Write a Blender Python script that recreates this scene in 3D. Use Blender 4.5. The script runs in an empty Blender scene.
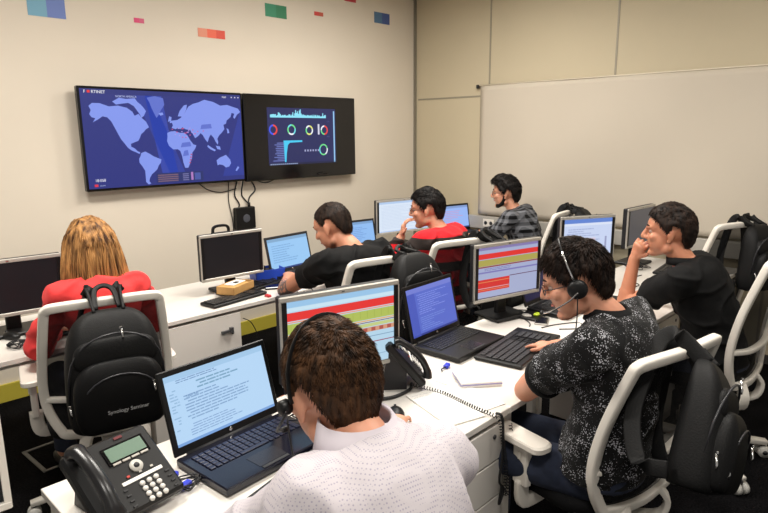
import bpy, bmesh, math, random
from mathutils import Vector, Matrix, Quaternion, noise
V = Vector
rnd = random.Random(7)
scn = bpy.context.scene
COL = scn.collection

# ------------------------------------------------------------------ materials
MATS = {}
def mat(name, col, rough=.5, metal=0., spec=.5, nscale=0, namt=0., bump=0., bscale=60, coat=0., alpha=1., sub=0.):
    if name in MATS: return MATS[name]
    m = bpy.data.materials.new(name); m.use_nodes = True
    nt = m.node_tree; b = nt.nodes['Principled BSDF']
    b.inputs['Base Color'].default_value = (*col, 1)
    b.inputs['Roughness'].default_value = rough
    b.inputs['Metallic'].default_value = metal
    b.inputs['Specular IOR Level'].default_value = spec
    b.inputs['Coat Weight'].default_value = coat
    if sub: b.inputs['Subsurface Weight'].default_value = sub; b.inputs['Subsurface Scale'].default_value = .01
    tc = None
    if namt or bump:
        tc = nt.nodes.new('ShaderNodeTexCoord')
    if namt:
        n = nt.nodes.new('ShaderNodeTexNoise'); n.inputs['Scale'].default_value = nscale; n.inputs['Detail'].default_value = 5
        nt.links.new(tc.outputs['Object'], n.inputs['Vector'])
        r = nt.nodes.new('ShaderNodeValToRGB')
        r.color_ramp.elements[0].position = .3; r.color_ramp.elements[1].position = .7
        r.color_ramp.elements[0].color = (*[max(0, c*(1-namt)) for c in col], 1)
        r.color_ramp.elements[1].color = (*[min(1, c*(1+namt)) for c in col], 1)
        nt.links.new(n.outputs['Fac'], r.inputs['Fac']); nt.links.new(r.outputs['Color'], b.inputs['Base Color'])
    if bump:
        n = nt.nodes.new('ShaderNodeTexNoise'); n.inputs['Scale'].default_value = bscale; n.inputs['Detail'].default_value = 4
        nt.links.new(tc.outputs['Object'], n.inputs['Vector'])
        bp = nt.nodes.new('ShaderNodeBump'); bp.inputs['Strength'].default_value = bump; bp.inputs['Distance'].default_value = .01
        nt.links.new(n.outputs['Fac'], bp.inputs['Height']); nt.links.new(bp.outputs['Normal'], b.inputs['Normal'])
    if alpha < 1:
        t = nt.nodes.new('ShaderNodeBsdfTransparent'); mx = nt.nodes.new('ShaderNodeMixShader')
        mx.inputs['Fac'].default_value = alpha
        nt.links.new(t.outputs[0], mx.inputs[1]); nt.links.new(b.outputs[0], mx.inputs[2])
        nt.links.new(mx.outputs[0], nt.nodes['Material Output'].inputs['Surface'])
    MATS[name] = m
    return m
def glow(col, s=.74):
    key = 'screen_%02x%02x%02x_%d' % (*[int(c*255) for c in col], int(s*100))
    if key in MATS: return MATS[key]
    m = bpy.data.materials.new(key); m.use_nodes = True
    b = m.node_tree.nodes['Principled BSDF']
    b.inputs['Base Color'].default_value = (.01, .01, .012, 1); b.inputs['Roughness'].default_value = .35
    b.inputs['Specular IOR Level'].default_value = .25
    b.inputs['Emission Color'].default_value = (*col, 1); b.inputs['Emission Strength'].default_value = s
    MATS[key] = m
    return m
def S(r, g, b):      # sRGB 0-255 -> linear
    f = lambda c: (c/255/12.92) if c <= 10 else ((c/255+.055)/1.055)**2.4
    return (f(r), f(g), f(b))

WHITEP = mat('white_plastic', S(232, 226, 216), .38)
DESK = mat('white_laminate', S(224, 219, 212), .3, nscale=3, namt=.015)
BLACKP = mat('black_plastic', S(11, 11, 12), .42, spec=.35)
GLOSSB = mat('gloss_black', S(10, 10, 13), .12)
DARKG = mat('dark_grey_plastic', S(28, 28, 31), .5)
SILVER = mat('silver_bezel', S(180, 176, 168), .38, .35)
CHROME = mat('chrome', S(200, 200, 200), .2, 1.)
CABLE = mat('black_cable', S(16, 16, 18), .5)
NYLON = mat('black_nylon', S(9, 9, 10), .6, spec=.28, bump=.15, bscale=180)
NYLON2 = mat('black_nylon_panel', S(6, 6, 7), .55, spec=.25, bump=.12, bscale=200)
FABRIC = mat('chair_fabric', S(13, 13, 15), .9, spec=.2, bump=.3, bscale=300)
SKIN = mat('skin', S(206, 146, 118), .5, nscale=14, namt=.07, sub=.12)
SKIN2 = mat('skin_tanned', S(196, 132, 102), .5, nscale=14, namt=.07, sub=.12)
PAPER = mat('paper', S(238, 236, 230), .7)
RUBBER = mat('caster_rubber', S(190, 188, 182), .4)
BLUEP = mat('blue_plastic', S(40, 78, 200), .45)
BLUEPLUG = mat('blue_plug', S(36, 52, 190), .4)

# ------------------------------------------------------------------ mesh builder
class MB:
    def __init__(s): s.v = []; s.f = []; s.m = []; s.sm = []; s.cur = 0
    def add(s, vs, fs, smooth=False, M=None, mi=None):
        o = len(s.v)
        s.v += [tuple((M @ V(p)) if M is not None else p) for p in vs]
        s.f += [tuple(i+o for i in f) for f in fs]
        s.m += [s.cur if mi is None else mi]*len(fs); s.sm += [smooth]*len(fs)
        return s
    def box(s, c, d, M=None, mi=None, bev=0):
        x, y, z = [q/2 for q in d]
        if bev <= 0:
            vs = [(c[0]+a*x, c[1]+b*y, c[2]+e*z) for a in (-1, 1) for b in (-1, 1) for e in (-1, 1)]
            fs = [(0,1,3,2), (4,6,7,5), (0,4,5,1), (2,3,7,6), (0,2,6,4), (1,5,7,3)]
            return s.add(vs, fs, False, M, mi)
        bev = min(bev, x*.99, y*.99, z*.99)
        vs = []; idx = {}
        for a in (-1, 1):
            for b in (-1, 1):
                for e in (-1, 1):
                    for k in range(3):
                        p = [a*x, b*y, e*z]
                        for j in range(3):
                            if j != k: p[j] -= (a, b, e)[j]*bev
                        idx[(a, b, e, k)] = len(vs); vs.append((c[0]+p[0], c[1]+p[1], c[2]+p[2]))
        fs = []
        for a in (-1, 1):
            for b in (-1, 1):
                for e in (-1, 1): fs.append((idx[(a,b,e,0)], idx[(a,b,e,1)], idx[(a,b,e,2)]))
        sg = ((-1,-1), (1,-1), (1,1), (-1,1))
        for k in range(3):
            o = [j for j in range(3) if j != k]
            for t in (-1, 1):
                f = []
                for u, w in sg:
                    q = [0, 0, 0]; q[k] = t; q[o[0]] = u; q[o[1]] = w; f.append(idx[(*q, k)])
                fs.append(tuple(f))
                for_q = None
        for k in range(3):
            o = [j for j in range(3) if j != k]
            for u in (-1, 1):
                for w in (-1, 1):
                    q = [0, 0, 0]; q[o[0]] = u; q[o[1]] = w
                    q[k] = -1; A = tuple(q); q[k] = 1; B = tuple(q)
                    fs.append((idx[(*A, o[0])], idx[(*B, o[0])], idx[(*B, o[1])], idx[(*A, o[1])]))
        return s.add(vs, fs, False, M, mi)
    def loft(s, rings, closed=False, caps=True, smooth=True, M=None, mi=None):
        n = len(rings[0]); vs = [tuple(p) for r in rings for p in r]; fs = []
        R = len(rings)
        for i in range(R if closed else R-1):
            j = (i+1) % R
            for k in range(n):
                l = (k+1) % n
                fs.append((i*n+k, i*n+l, j*n+l, j*n+k))
        if caps and not closed:
            fs.append(tuple(range(n))[::-1]); fs.append(tuple((R-1)*n+k for k in range(n)))
        return s.add(vs, fs, smooth, M, mi)
    def tube(s, pts, r, n=8, closed=False, M=None, mi=None, caps=True, prof=None, up=None):
        """sweep; r number or list; prof = list of 2D pts"""
        pts = [V(p) for p in pts]; N = len(pts)
        rr = r if isinstance(r, (list, tuple)) else [r]*N
        if prof is None: prof = [(math.cos(2*math.pi*k/n), math.sin(2*math.pi*k/n)) for k in range(n)]
        rings = []; prev = None
        for i, p in enumerate(pts):
            a = pts[(i-1) % N] if (closed or i > 0) else p
            b = pts[(i+1) % N] if (closed or i < N-1) else p
            t = (b-a)
            t = t.normalized() if t.length > 1e-9 else V((0, 0, 1))
            if up is not None: x = t.cross(V(up))
            elif prev is None: x = t.cross(V((0, 0, 1)) if abs(t.z) < .9 else V((0, 1, 0)))
            else: x = prev - t*prev.dot(t)
            x = x.normalized() if x.length > 1e-6 else t.orthogonal().normalized()
            prev = x; y = t.cross(x).normalized()
            rings.append([p + x*(u*rr[i]) + y*(w*rr[i]) for u, w in prof])
        return s.loft(rings, closed, caps, True, M, mi)
    def cyl(s, p0, p1, r0, r1=None, n=20, M=None, mi=None):
        return s.tube([p0, p1], [r0, r0 if r1 is None else r1], n, M=M, mi=mi)
    def ell(s, c, r, nu=24, nv=14, M=None, mi=None, rot=None):
        vs = []; fs = []
        for j in range(1, nv):
            ph = math.pi*j/nv
            for i in range(nu):
                th = 2*math.pi*i/nu
                p = V((r[0]*math.sin(ph)*math.cos(th), r[1]*math.sin(ph)*math.sin(th), r[2]*math.cos(ph)))
                if rot is not None: p = rot @ p
                vs.append(tuple(p+V(c)))
        for e in (1, -1):
            p = V((0, 0, r[2]*e))
            if rot is not None: p = rot @ p
            vs.append(tuple(p+V(c)))
        for j in range(nv-2):
            for i in range(nu):
                k = (i+1) % nu
                fs.append((j*nu+i, (j+1)*nu+i, (j+1)*nu+k, j*nu+k))
        T = (nv-1)*nu
        for i in range(nu):
            k = (i+1) % nu
            fs.append((T, i, k)); fs.append((T+1, (nv-2)*nu+k, (nv-2)*nu+i))
        return s.add(vs, fs, True, M, mi)
    def cap(s, p0, p1, r0, r1, n=16, flat=1., side=None, M=None):
        """tapered capsule; flat squashes the axis perpendicular to 'side'"""
        p0 = V(p0); p1 = V(p1); t = (p1-p0).normalized()
        x = (V(side) if side is not None else t.orthogonal()); x = (x - t*x.dot(t)).normalized(); y = t.cross(x)
        rings = []
        K = 5
        for i in range(K):
            a = math.pi/2*(1-i/K); a = a*.97
            rings.append((p0 - t*r0*flat*math.sin(a), r0*math.cos(a)))
        rings.append((p0, r0)); rings.append((p1, r1))
        for i in range(1, K+1):
            a = math.pi/2*i/K*.97
            rings.append((p1 + t*r1*flat*math.sin(a), r1*math.cos(a)))
        rg = [[c + x*(r*math.cos(2*math.pi*k/n)) + y*(r*flat*math.sin(2*math.pi*k/n)) for k in range(n)] for c, r in rings]
        return s.loft(rg, M=M)
    def quad(s, a, b, c, d, mi=None, M=None): return s.add([a, b, c, d], [(0, 1, 2, 3)], False, M, mi)
    def mesh(s, name, mats):
        me = bpy.data.meshes.new(name); me.from_pydata(s.v, [], s.f)
        if not isinstance(mats, (list, tuple)): mats = [mats]
        for m in mats: me.materials.append(m)
        me.polygons.foreach_set('material_index', s.m); me.polygons.foreach_set('use_smooth', s.sm)
        me.validate(); me.update(); return me
    def build(s, name, mats, parent=None, fix=True):
        me = s.mesh(name, mats)
        if fix:
            bm = bmesh.new(); bm.from_mesh(me); bmesh.ops.recalc_face_normals(bm, faces=bm.faces); bm.to_mesh(me); bm.free()
        o = bpy.data.objects.new(name, me); COL.objects.link(o)
        if parent is not None: o.parent = parent
        return o

def tag(o, label=None, cat=None, group=None, kind=None):
    if label: o['label'] = label
    if cat: o['category'] = cat
    if group: o['group'] = group
    if kind: o['kind'] = kind
    return o
def empty(name, loc=(0, 0, 0), rz=0., label=None, cat=None, group=None):
    o = bpy.data.objects.new(name, None); COL.objects.link(o); o.location = loc; o.rotation_euler = (0, 0, rz)
    o.empty_display_size = .1
    return tag(o, label, cat, group)
def struct(name, mb, m): return tag(mb.build(name, m), kind='structure')
def copy_tree(o, parent=None):
    c = o.copy(); COL.objects.link(c); c.parent = parent
    for ch in list(o.children): copy_tree(ch, c)
    return c
def crom(pts, k=6, closed=False):
    pts = [V(p) for p in pts]; N = len(pts); out = []
    g = (lambda i: pts[i % N]) if closed else (lambda i: pts[max(0, min(N-1, i))])
    for i in range(N if closed else N-1):
        a, b, c, d = g(i-1), g(i), g(i+1), g(i+2)
        for j in range(k):
            t = j/k
            out.append(.5*((2*b) + (c-a)*t + (2*a-5*b+4*c-d)*t*t + (3*b-a-3*c+d)*t**3))
    if not closed: out.append(pts[-1])
    return out
def rrect(w, h, r=.3, n=3):
    """rounded rect profile, r in fraction of min half"""
    rr = min(w, h)/2*r*2*.5; out = []
    for cx, cy, a0 in ((w/2-rr, h/2-rr, 0), (-w/2+rr, h/2-rr, 90), (-w/2+rr, -h/2+rr, 180), (w/2-rr, -h/2+rr, 270)):
        for k in range(n+1):
            a = math.radians(a0+90*k/n); out.append((cx+rr*math.cos(a), cy+rr*math.sin(a)))
    return out
def voxelize(mb, name, m, vox, smooth=6, parent=None, disp=None):
    """union of overlapping closed shapes grown into one continuous surface"""
    me = mb.mesh(name+'_src', m)
    o = bpy.data.objects.new(name, me); COL.objects.link(o)
    md = o.modifiers.new('r', 'REMESH'); md.mode = 'VOXEL'; md.voxel_size = vox; md.use_smooth_shade = True
    ms = o.modifiers.new('s', 'SMOOTH'); ms.factor = .5; ms.iterations = smooth
    dg = bpy.context.evaluated_depsgraph_get(); dg.update()
    me2 = bpy.data.meshes.new_from_object(o.evaluated_get(dg))
    o.modifiers.clear(); o.data = me2; bpy.data.meshes.remove(me)
    me2.name = name
    me2.materials.clear()
    for q in (m if isinstance(m, (list, tuple)) else [m]): me2.materials.append(q)
    me2.polygons.foreach_set('material_index', [0]*len(me2.polygons))
    me2.polygons.foreach_set('use_smooth', [True]*len(me2.polygons))
    if disp:
        vs = me2.vertices
        co = [(v.co + v.normal*disp(v.co)) for v in vs]
        for v, c in zip(vs, co): v.co = c
        me2.update()
    if parent is not None: o.parent = parent
    return o
def text_mesh(txt, size, name='lettering'):
    cu = bpy.data.curves.new(name, 'FONT'); cu.body = txt; cu.size = size; cu.align_x = 'LEFT'
    o = bpy.data.objects.new('t', cu); COL.objects.link(o)
    dg = bpy.context.evaluated_depsgraph_get(); dg.update()
    me = bpy.data.meshes.new_from_object(o.evaluated_get(dg))
    vs = [tuple(v.co) for v in me.vertices]; fs = [tuple(p.vertices) for p in me.polygons]
    bpy.data.objects.remove(o); bpy.data.curves.remove(cu); bpy.data.meshes.remove(me)
    return vs, fs
class Scr:
    """flat display content in the local x-z plane, facing -y; coordinates in 0..1 of the screen"""
    def __init__(s, w, h, bg, y=0.):
        s.w = w; s.h = h; s.mb = MB(); s.mats = []; s.y = y; s.lay = 0
        s.rect(0, 0, 1, 1, bg)
    def mi(s, c):
        m = glow(c[0], c[1]) if isinstance(c[0], (tuple, list)) else glow(c)
        if m not in s.mats: s.mats.append(m)
        return s.mats.index(m)
    def P(s, u, v, lay): return ((u-.5)*s.w, s.y-lay*.00025, v*s.h)
    def rect(s, u0, v0, u1, v1, c, lay=None):
        if lay is None: lay = s.lay
        s.mb.quad(s.P(u0, v0, lay), s.P(u1, v0, lay), s.P(u1, v1, lay), s.P(u0, v1, lay), s.mi(c))
    def poly(s, pts, c, lay=1):
        s.mb.add([s.P(u, v, lay) for u, v in pts], [tuple(range(len(pts)))], False, None, s.mi(c))
    def ring(s, u, v, r, t, segs, lay=2, n=24):
        a = s.w/s.h
        for k in range(n):
            c = segs[int(k*len(segs)/n)]
            q = [(u+rr/a*math.sin(2*math.pi*(k+d)/n), v+rr*math.cos(2*math.pi*(k+d)/n)) for d, rr in ((0, r), (1, r), (1, r-t), (0, r-t))]
            s.poly(q, c, lay)
    def text(s, u, v, txt, size, c, lay=3):
        vs, fs = text_mesh(txt, size*s.h)
        p = s.P(u, v, lay)
        s.mb.add([(p[0]+x, p[1], p[2]+y) for x, y, z in vs], fs, False, None, s.mi(c))
    def lines(s, u0, u1, v0, v1, n, c, R, fill=.45, lay=2):
        h = (v1-v0)/n
        for k in range(n):
            v = v1-(k+1)*h; u = u0+R.choice((0, 0, 0, .03))
            e = u0+(u1-u0)*R.uniform(.35, 1)
            while u < e-.01:
                q = min(e, u+R.uniform(.02, .09)); s.rect(u, v+h*(1-fill)/2, q, v+h*(1+fill)/2, c, lay); u = q+.008
    def build(s, name, parent, loc, tilt=0.):
        o = s.mb.build(name, s.mats, parent, fix=False); o.location = loc; o.rotation_euler = (tilt, 0, 0)
        return o

# ------------------------------------------------------------------ camera
Rm = ((.693321, .149483, -.704954), (-.720576, .131988, -.680698), (-.008707, .979915, .199224))
cam = bpy.data.cameras.new('camera'); co = bpy.data.objects.new('camera', cam); COL.objects.link(co)
cam.lens = 606/768*36; cam.sensor_width = 36; cam.clip_start = .05
co.matrix_world = Matrix(Rm).to_4x4()
co.location = (0, 0, 1.75)
scn.camera = co

# ------------------------------------------------------------------ room
XB, YL, HC = 5.17, 4.5, 3.15
def wall_mat(name, c):
    return mat(name, c, .75, nscale=1.3, namt=.02, bump=.04, bscale=120)
WALL = wall_mat('wall_paint', S(219, 209, 193))
PANEL = wall_mat('wall_panel', S(196, 184, 157))
b = MB(); b.box((1.6, YL+.06, HC/2), (7.3, .12, HC)); struct('wall_left', b, WALL)
b = MB(); b.box((XB+.06, 1.0, HC/2), (.12, 7.0, HC)); struct('wall_back', b, PANEL)
# carpet
cm = bpy.data.materials.new('dark_carpet'); cm.use_nodes = True; nt = cm.node_tree; bs = nt.nodes['Principled BSDF']
tc = nt.nodes.new('ShaderNodeTexCoord'); n1 = nt.nodes.new('ShaderNodeTexNoise'); n1.inputs['Scale'].default_value = 110; n1.inputs['Detail'].default_value = 3
n2 = nt.nodes.new('ShaderNodeTexNoise'); n2.inputs['Scale'].default_value = 6
mx = nt.nodes.new('ShaderNodeMix'); mx.data_type = 'FLOAT'; mx.inputs[0].default_value = .25
rp = nt.nodes.new('ShaderNodeValToRGB'); rp.color_ramp.elements[0].position = .4; rp.color_ramp.elements[1].position = .68
rp.color_ramp.elements[0].color = (*S(4, 4, 5), 1); rp.color_ramp.elements[1].color = (*S(26, 25, 27), 1)
bp = nt.nodes.new('ShaderNodeBump'); bp.inputs['Strength'].default_value = .5; bp.inputs['Distance'].default_value = .01
nt.links.new(tc.outputs['Object'], n1.inputs['Vector']); nt.links.new(tc.outputs['Object'], n2.inputs['Vector'])
nt.links.new(n1.outputs['Fac'], mx.inputs[2]); nt.links.new(n2.outputs['Fac'], mx.inputs[3])
nt.links.new(mx.outputs[0], rp.inputs['Fac']); nt.links.new(rp.outputs['Color'], bs.inputs['Base Color'])
nt.links.new(n1.outputs['Fac'], bp.inputs['Height']); nt.links.new(bp.outputs['Normal'], bs.inputs['Normal']); bs.inputs['Roughness'].default_value = 1.; bs.inputs['Specular IOR Level'].default_value = .05
b = MB(); b.box((1.6, 1.0, -.05), (7.2, 7.0, .1)); struct('floor', b, cm)
b = MB(); b.box((1.6, 1.0, HC+.05), (7.2, 7.0, .1)); struct('ceiling', b, mat('ceiling_paint', S(225, 220, 208), .8))
YEL = mat('yellow_skirting', S(186, 172, 62), .55)
b = MB(); b.box((1.6, YL-.01, .06), (7.2, .02, .12)); struct('baseboard_left', b, YEL)
b = MB(); b.box((XB-.007, 1.0, .035), (.014, 6.98, .07)); struct('baseboard_back', b, mat('grey_skirting', S(60, 58, 56), .6))
SEAM = mat('seam_grey', S(150, 143, 126), .5)
b = MB(); b.box((XB-.012, YL-.012, HC/2), (.024, .024, HC-.02)); struct('trim_1', b, mat('corner_channel', S(128, 122, 108), .5))
for k, (y, z0, z1) in enumerate(((3.53, 0.1, HC-.01), (2.27, .1, HC-.01), (1.02, .1, HC-.01))):
    b = MB(); b.box((XB-.002, y, (z0+z1)/2), (.004, .016, z1-z0)); struct('trim_%d' % (k+2), b, SEAM)
b = MB(); b.box((XB-.002, 1.0, 2.105), (.004, 6.9, .016)); struct('trim_5', b, SEAM)
# cable trunking along the end wall
b = MB(); b.box((XB-.03, 1.0, .85), (.06, 6.9, .13), bev=.004); b.box((XB-.0605, 1.0, .85), (.002, 6.9, .004))
struct('trim_6', b, mat('trunking_grey', S(176, 172, 164), .5))
def socket(y):
    t = empty('wall_socket', (XB-.062, y, .85), 0, 'white double power socket on the trunking of the end wall near y', 'socket')
    m = MB(); m.box((0, 0, 0), (.006, .13, .08), bev=.003); m.build('plate', WHITEP, t)
    for s in (-1, 1):
        m = MB(); m.cyl((-.0035, s*.032, 0), (.002, s*.032, 0), .019); m.build('outlet', DARKG, t)
    return t
sk = socket(3.46); sk['label'] = 'white double power socket on the grey trunking just beyond the plaid-shirted man'
# projection sheet with soft sags
b = MB(); ys = [3.62-i*.06 for i in range(86)]; zs = [2.2-j*.0468 for j in range(28)]
vs = []
for j, z in enumerate(zs):
    for i, y in enumerate(ys):
        w = .006*math.sin((y*1.7+z*2.2)*2.2)+.012*noise.noise(V((y*1.1+z*.8, z*.9-y*.4, 3.)))*min(1, (2.2-z)*3)
        e = .01 if 0 < i < 85 else 0
        vs.append((XB-.018-e+w*.8, y+.004*math.sin(z*5), z+.004*math.sin(y*3)))
fs = [(j*86+i, j*86+i+1, (j+1)*86+i+1, (j+1)*86+i) for j in range(27) for i in range(85)]
b.add(vs, fs, True); t = empty('projection_sheet', (0, 0, 0), 0, 'large white projection sheet hung on the end wall behind the desks', 'projection screen')
o = b.build('sheet', mat('sheet_cloth', S(200, 190, 174), .7, nscale=2, namt=.012), t, fix=False)
m = o.modifiers.new('s', 'SOLIDIFY'); m.thickness = .002
b = MB(); b.tube([(XB-.03, 3.63, 2.205), (XB-.03, -1.47, 2.205)], .006, 8); b.build('hem_rod', mat('sheet_hem', S(222, 212, 192), .6), t)
b = MB(); b.box((XB-.03, 3.645, 2.195), (.03, .03, .035), bev=.004); b.build('clip', DARKG, t)

# coloured stickers high on the TV wall
def sticker(x0, z0, x1, z1, cols, label):
    b = MB(); n = len(cols); ms = [mat('sticker_%02x%02x%02x' % c, S(*c), .5) for c in cols]
    for k in range(n):
        a = x0+(x1-x0)*k/n; e = x0+(x1-x0)*(k+1)/n
        b.box(((a+e)/2, YL-.0015, (z0+z1)/2), (e-a, .003, z1-z0), mi=k)
    o = b.build('wall_sticker', ms); tag(o, label, 'sticker', 'coloured stickers on the TV wall')
sticker(1.39, 2.515, 1.62, 2.64, [(112, 165, 190), (100, 122, 186)], 'pale blue and periwinkle rectangle sticker, above the left end of the map television')
sticker(2.085, 2.55, 2.16, 2.583, [(214, 60, 112), (205, 84, 120)], 'small pink rectangle sticker above the map television')
sticker(2.59, 2.505, 2.83, 2.57, [(222, 140, 112), (228, 96, 66), (214, 70, 46)], 'salmon to red three-block sticker above where the televisions meet')
sticker(3.235, 2.735, 3.46, 2.84, [(60, 142, 108), (52, 128, 92)], 'green rectangle sticker above the dashboard television')
sticker(3.775, 2.808, 3.88, 2.842, [(204, 72, 70), (190, 92, 74)], 'tiny red two-block sticker between the green one and the blue one')
sticker(4.55, 2.836, 4.77, 2.94, [(82, 116, 150), (70, 90, 146)], 'slate blue and indigo sticker near the room corner')
sticker(4.15, 2.985, 4.3, 3.03, [(190, 60, 70)], 'dark red sticker at the very top of the wall')

# ------------------------------------------------------------------ televisions
def television(name, x0, x1, z0, z1, label):
    w = x1-x0; h = z1-z0
    t = empty(name, ((x0+x1)/2, YL-.055, z0), 0, label, 'television', 'wall televisions')
    b = MB(); b.box((0, -.03, h/2), (w, .045, h), bev=.006); b.build('housing', GLOSSB, t)
    b = MB(); b.box((0, .01, h/2), (w*.4, .04, h*.5), bev=.004); b.build('wall_bracket', DARKG, t)
    return t, w, h
tv, w, h = television('television', 1.60, 2.885, 1.368, 2.083, 'large left television showing a blue world map')
s = Scr(w-.03, h-.035, S(40, 48, 122))
s.rect(0, .955, 1, 1, S(38, 46, 116), 1)
for u0, u1, c in ((.3, .6, (44, 60, 150)), (.36, .54, (50, 68, 165)), (.9, 1, (44, 58, 146))):
    s.poly([(u0, .95), (u0+.1, .95), (u1, .02), (u1-.12 if u1 > .62 else u1-.1, .02)] if u1 < .9 else [(1, .85), (1, .05), (.84, .05)], S(*c), .5)
LAND = S(128, 148, 232); LAND2 = S(92, 110, 200)
# coarse continents, traced as (u, v) on the display
cont = [
 [(.04,.83),(.06,.86),(.10,.86),(.15,.83),(.20,.84),(.25,.82),(.28,.78),(.29,.74),(.315,.76),(.33,.72),(.355,.68),(.37,.62),(.35,.60),(.335,.57),(.32,.55),(.31,.51),(.30,.48),(.285,.47),(.27,.46),(.255,.45),(.255,.42),(.275,.40),(.29,.37),(.305,.36),(.30,.34),(.28,.36),(.255,.38),(.235,.41),(.22,.45),(.20,.50),(.185,.56),(.17,.62),(.155,.68),(.135,.72),(.11,.73),(.085,.70),(.055,.67),(.07,.71),(.05,.72),(.04,.75),(.05,.79)],
 [(.17,.88),(.21,.92),(.25,.91),(.30,.92),(.315,.88),(.33,.86),(.345,.83),(.36,.79),(.345,.74),(.33,.72),(.32,.76),(.305,.80),(.29,.84),(.26,.87),(.22,.86),(.19,.85)],
 [(.31,.35),(.335,.365),(.36,.34),(.385,.31),(.43,.275),(.425,.24),(.41,.21),(.40,.17),(.38,.14),(.365,.12),(.35,.08),(.345,.045),(.355,.02),(.34,.01),(.325,.04),(.325,.10),(.325,.16),(.31,.21),(.295,.25),(.295,.29),(.305,.32)],
 [(.50,.665),(.515,.67),(.52,.64),(.51,.615),(.535,.60),(.55,.615),(.565,.60),(.58,.62),(.60,.60),(.63,.59),(.645,.55),(.66,.50),(.68,.52),(.70,.555),(.715,.53),(.73,.48),(.745,.45),(.755,.50),(.77,.54),(.79,.50),(.80,.46),(.815,.42),(.82,.45),(.815,.49),(.83,.53),(.85,.56),(.87,.60),(.865,.65),(.885,.665),(.89,.70),(.92,.74),(.93,.79),(.95,.78),(.94,.74),(.95,.72),(.97,.77),(.995,.80),(.98,.84),(.94,.86),(.90,.88),(.85,.87),(.80,.91),(.74,.93),(.70,.90),(.66,.88),(.63,.85),(.61,.80),(.60,.77),(.585,.74),(.57,.72),(.55,.70),(.525,.695),(.505,.69)],
 [(.555,.74),(.57,.80),(.60,.86),(.62,.87),(.615,.82),(.60,.77),(.59,.73),(.575,.74)],
 [(.48,.56),(.50,.575),(.53,.58),(.56,.56),(.59,.56),(.61,.53),(.625,.48),(.645,.43),(.665,.42),(.655,.38),(.635,.34),(.63,.28),(.615,.22),(.60,.17),(.58,.17),(.57,.23),(.565,.30),(.555,.36),(.54,.38),(.51,.38),(.485,.42),(.475,.47),(.48,.52)],
 [(.80,.24),(.825,.27),(.85,.285),(.87,.30),(.885,.27),(.90,.24),(.905,.20),(.89,.16),(.865,.15),(.845,.18),(.82,.19),(.805,.18)],
 [(.37,.93),(.42,.95),(.47,.93),(.475,.86),(.45,.80),(.435,.75),(.42,.72),(.41,.76),(.395,.82),(.385,.88)],
 [(.49,.68),(.50,.74),(.515,.73),(.51,.69)], [(.435,.77),(.46,.78),(.465,.755),(.445,.745)],
 [(.745,.42),(.77,.39),(.80,.36),(.79,.345),(.76,.37),(.74,.40)], [(.80,.41),(.83,.40),(.835,.36),(.81,.37)],
 [(.885,.61),(.90,.60),(.905,.555),(.89,.55),(.89,.58)], [(.955,.16),(.965,.14),(.945,.10),(.935,.11)]]
for i, c in enumerate(cont): s.poly(c, LAND2 if i == 7 else LAND, 1+.1*i)
for q in ((.56,.40,.63,.46),(.57,.30,.61,.37),(.70,.60,.78,.66)):
    s.poly([(q[0], q[1]), (q[2], q[1]+.01), (q[2]-.005, q[3]), (q[0]+.01, q[3]-.01)], LAND2, 3)
rr = random.Random(3)
for k in range(26): 
    u = rr.gauss(.62, .05); v = rr.gauss(.57, .03); s.rect(u, v, u+.008, v+.01, S(205, 80, 130) if k % 2 else S(170, 150, 230), 4)
for k in range(4): s.rect(.61+.004*k, .22+.03*k, .62+.004*k, .235+.03*k, S(190, 70, 110), 4)
s.rect(.39, .02, .70, .125, S(38, 48, 104), 4)
for k in range(4): s.rect(.40, .03+.022*k, .53, .042+.022*k, S(120, 92, 110), 5); s.rect(.56, .03+.022*k, .60, .042+.022*k, S(110, 110, 160), 5)
s.rect(.615, .03, .63, .12, S(170, 120, 190), 5); s.rect(.64, .03, .68, .11, S(70, 86, 160), 5)
s.text(.02, .957, 'F', .042, S(245, 245, 250)); s.text(.06, .957, 'RTINET', .042, S(245, 245, 250)); s.rect(.039, .960, .054, .985, S(230, 50, 50), 5)
s.text(.19, .925, 'NORTH AMERICA', .028, S(190, 200, 240)); s.text(.865, .957, 'MAP', .03, S(235, 235, 245)); 
for k in range(3): s.rect(.93+.025*k, .962, .938+.025*k, .975, S(225, 225, 240), 5)
s.text(.035, .07, '18:0584'[:6], .04, S(230, 230, 245)); s.rect(.03, .02, .05, .045, S(220, 50, 70), 5); s.text(.06, .024, 'attacks', .02, S(180, 190, 230))
s.build('display', tv, (0, -.0535, .018))
b = MB()
tv2, w, h = television('television', 2.90, 4.16, 1.358, 2.083, 'right television, black with a small dashboard of charts')
s = Scr(w*.615, h*.68, S(38, 42, 90))
CY = S(140, 225, 245)
rr = random.Random(5)
for k in range(60):
    hh = .03+.03*rr.random()+(.10*rr.random() if 22 < k < 36 else 0)+(.03 if k in (8, 9, 56) else 0)
    s.rect(.04+k*.0135, .83, .0535+k*.0135, .83+hh, CY, 1)
R_, B_, G_, W_, Y_, C_ = S(235, 70, 60), S(70, 90, 240), S(110, 220, 140), S(235, 240, 250), S(225, 225, 120), S(110, 220, 230)
s.ring(.075, .62, .09, .03, [R_, R_, B_, B_]); s.ring(.33, .62, .095, .028, [G_, C_, W_, G_, C_])
s.ring(.59, .61, .088, .028, [Y_, W_, Y_, G_, W_]); s.ring(.82, .61, .088, .028, [R_, R_, G_, W_])
s.rect(.72, .53, .745, .72, S(215, 215, 235), 1)
s.ring(.80, .25, .105, .025, [G_, W_, G_, C_, G_])
s.poly([(.21, .43), (.48, .43), (.48, .40), (.30, .39), (.27, .35), (.25, .20), (.24, .05), (.22, .05)], S(70, 200, 240), 1)
for k in range(11): s.rect(.06+.015*abs(math.sin(k*1.7))*4, .07+.031*k, .22, .085+.031*k, S(110, 122, 190), 1)
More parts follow.
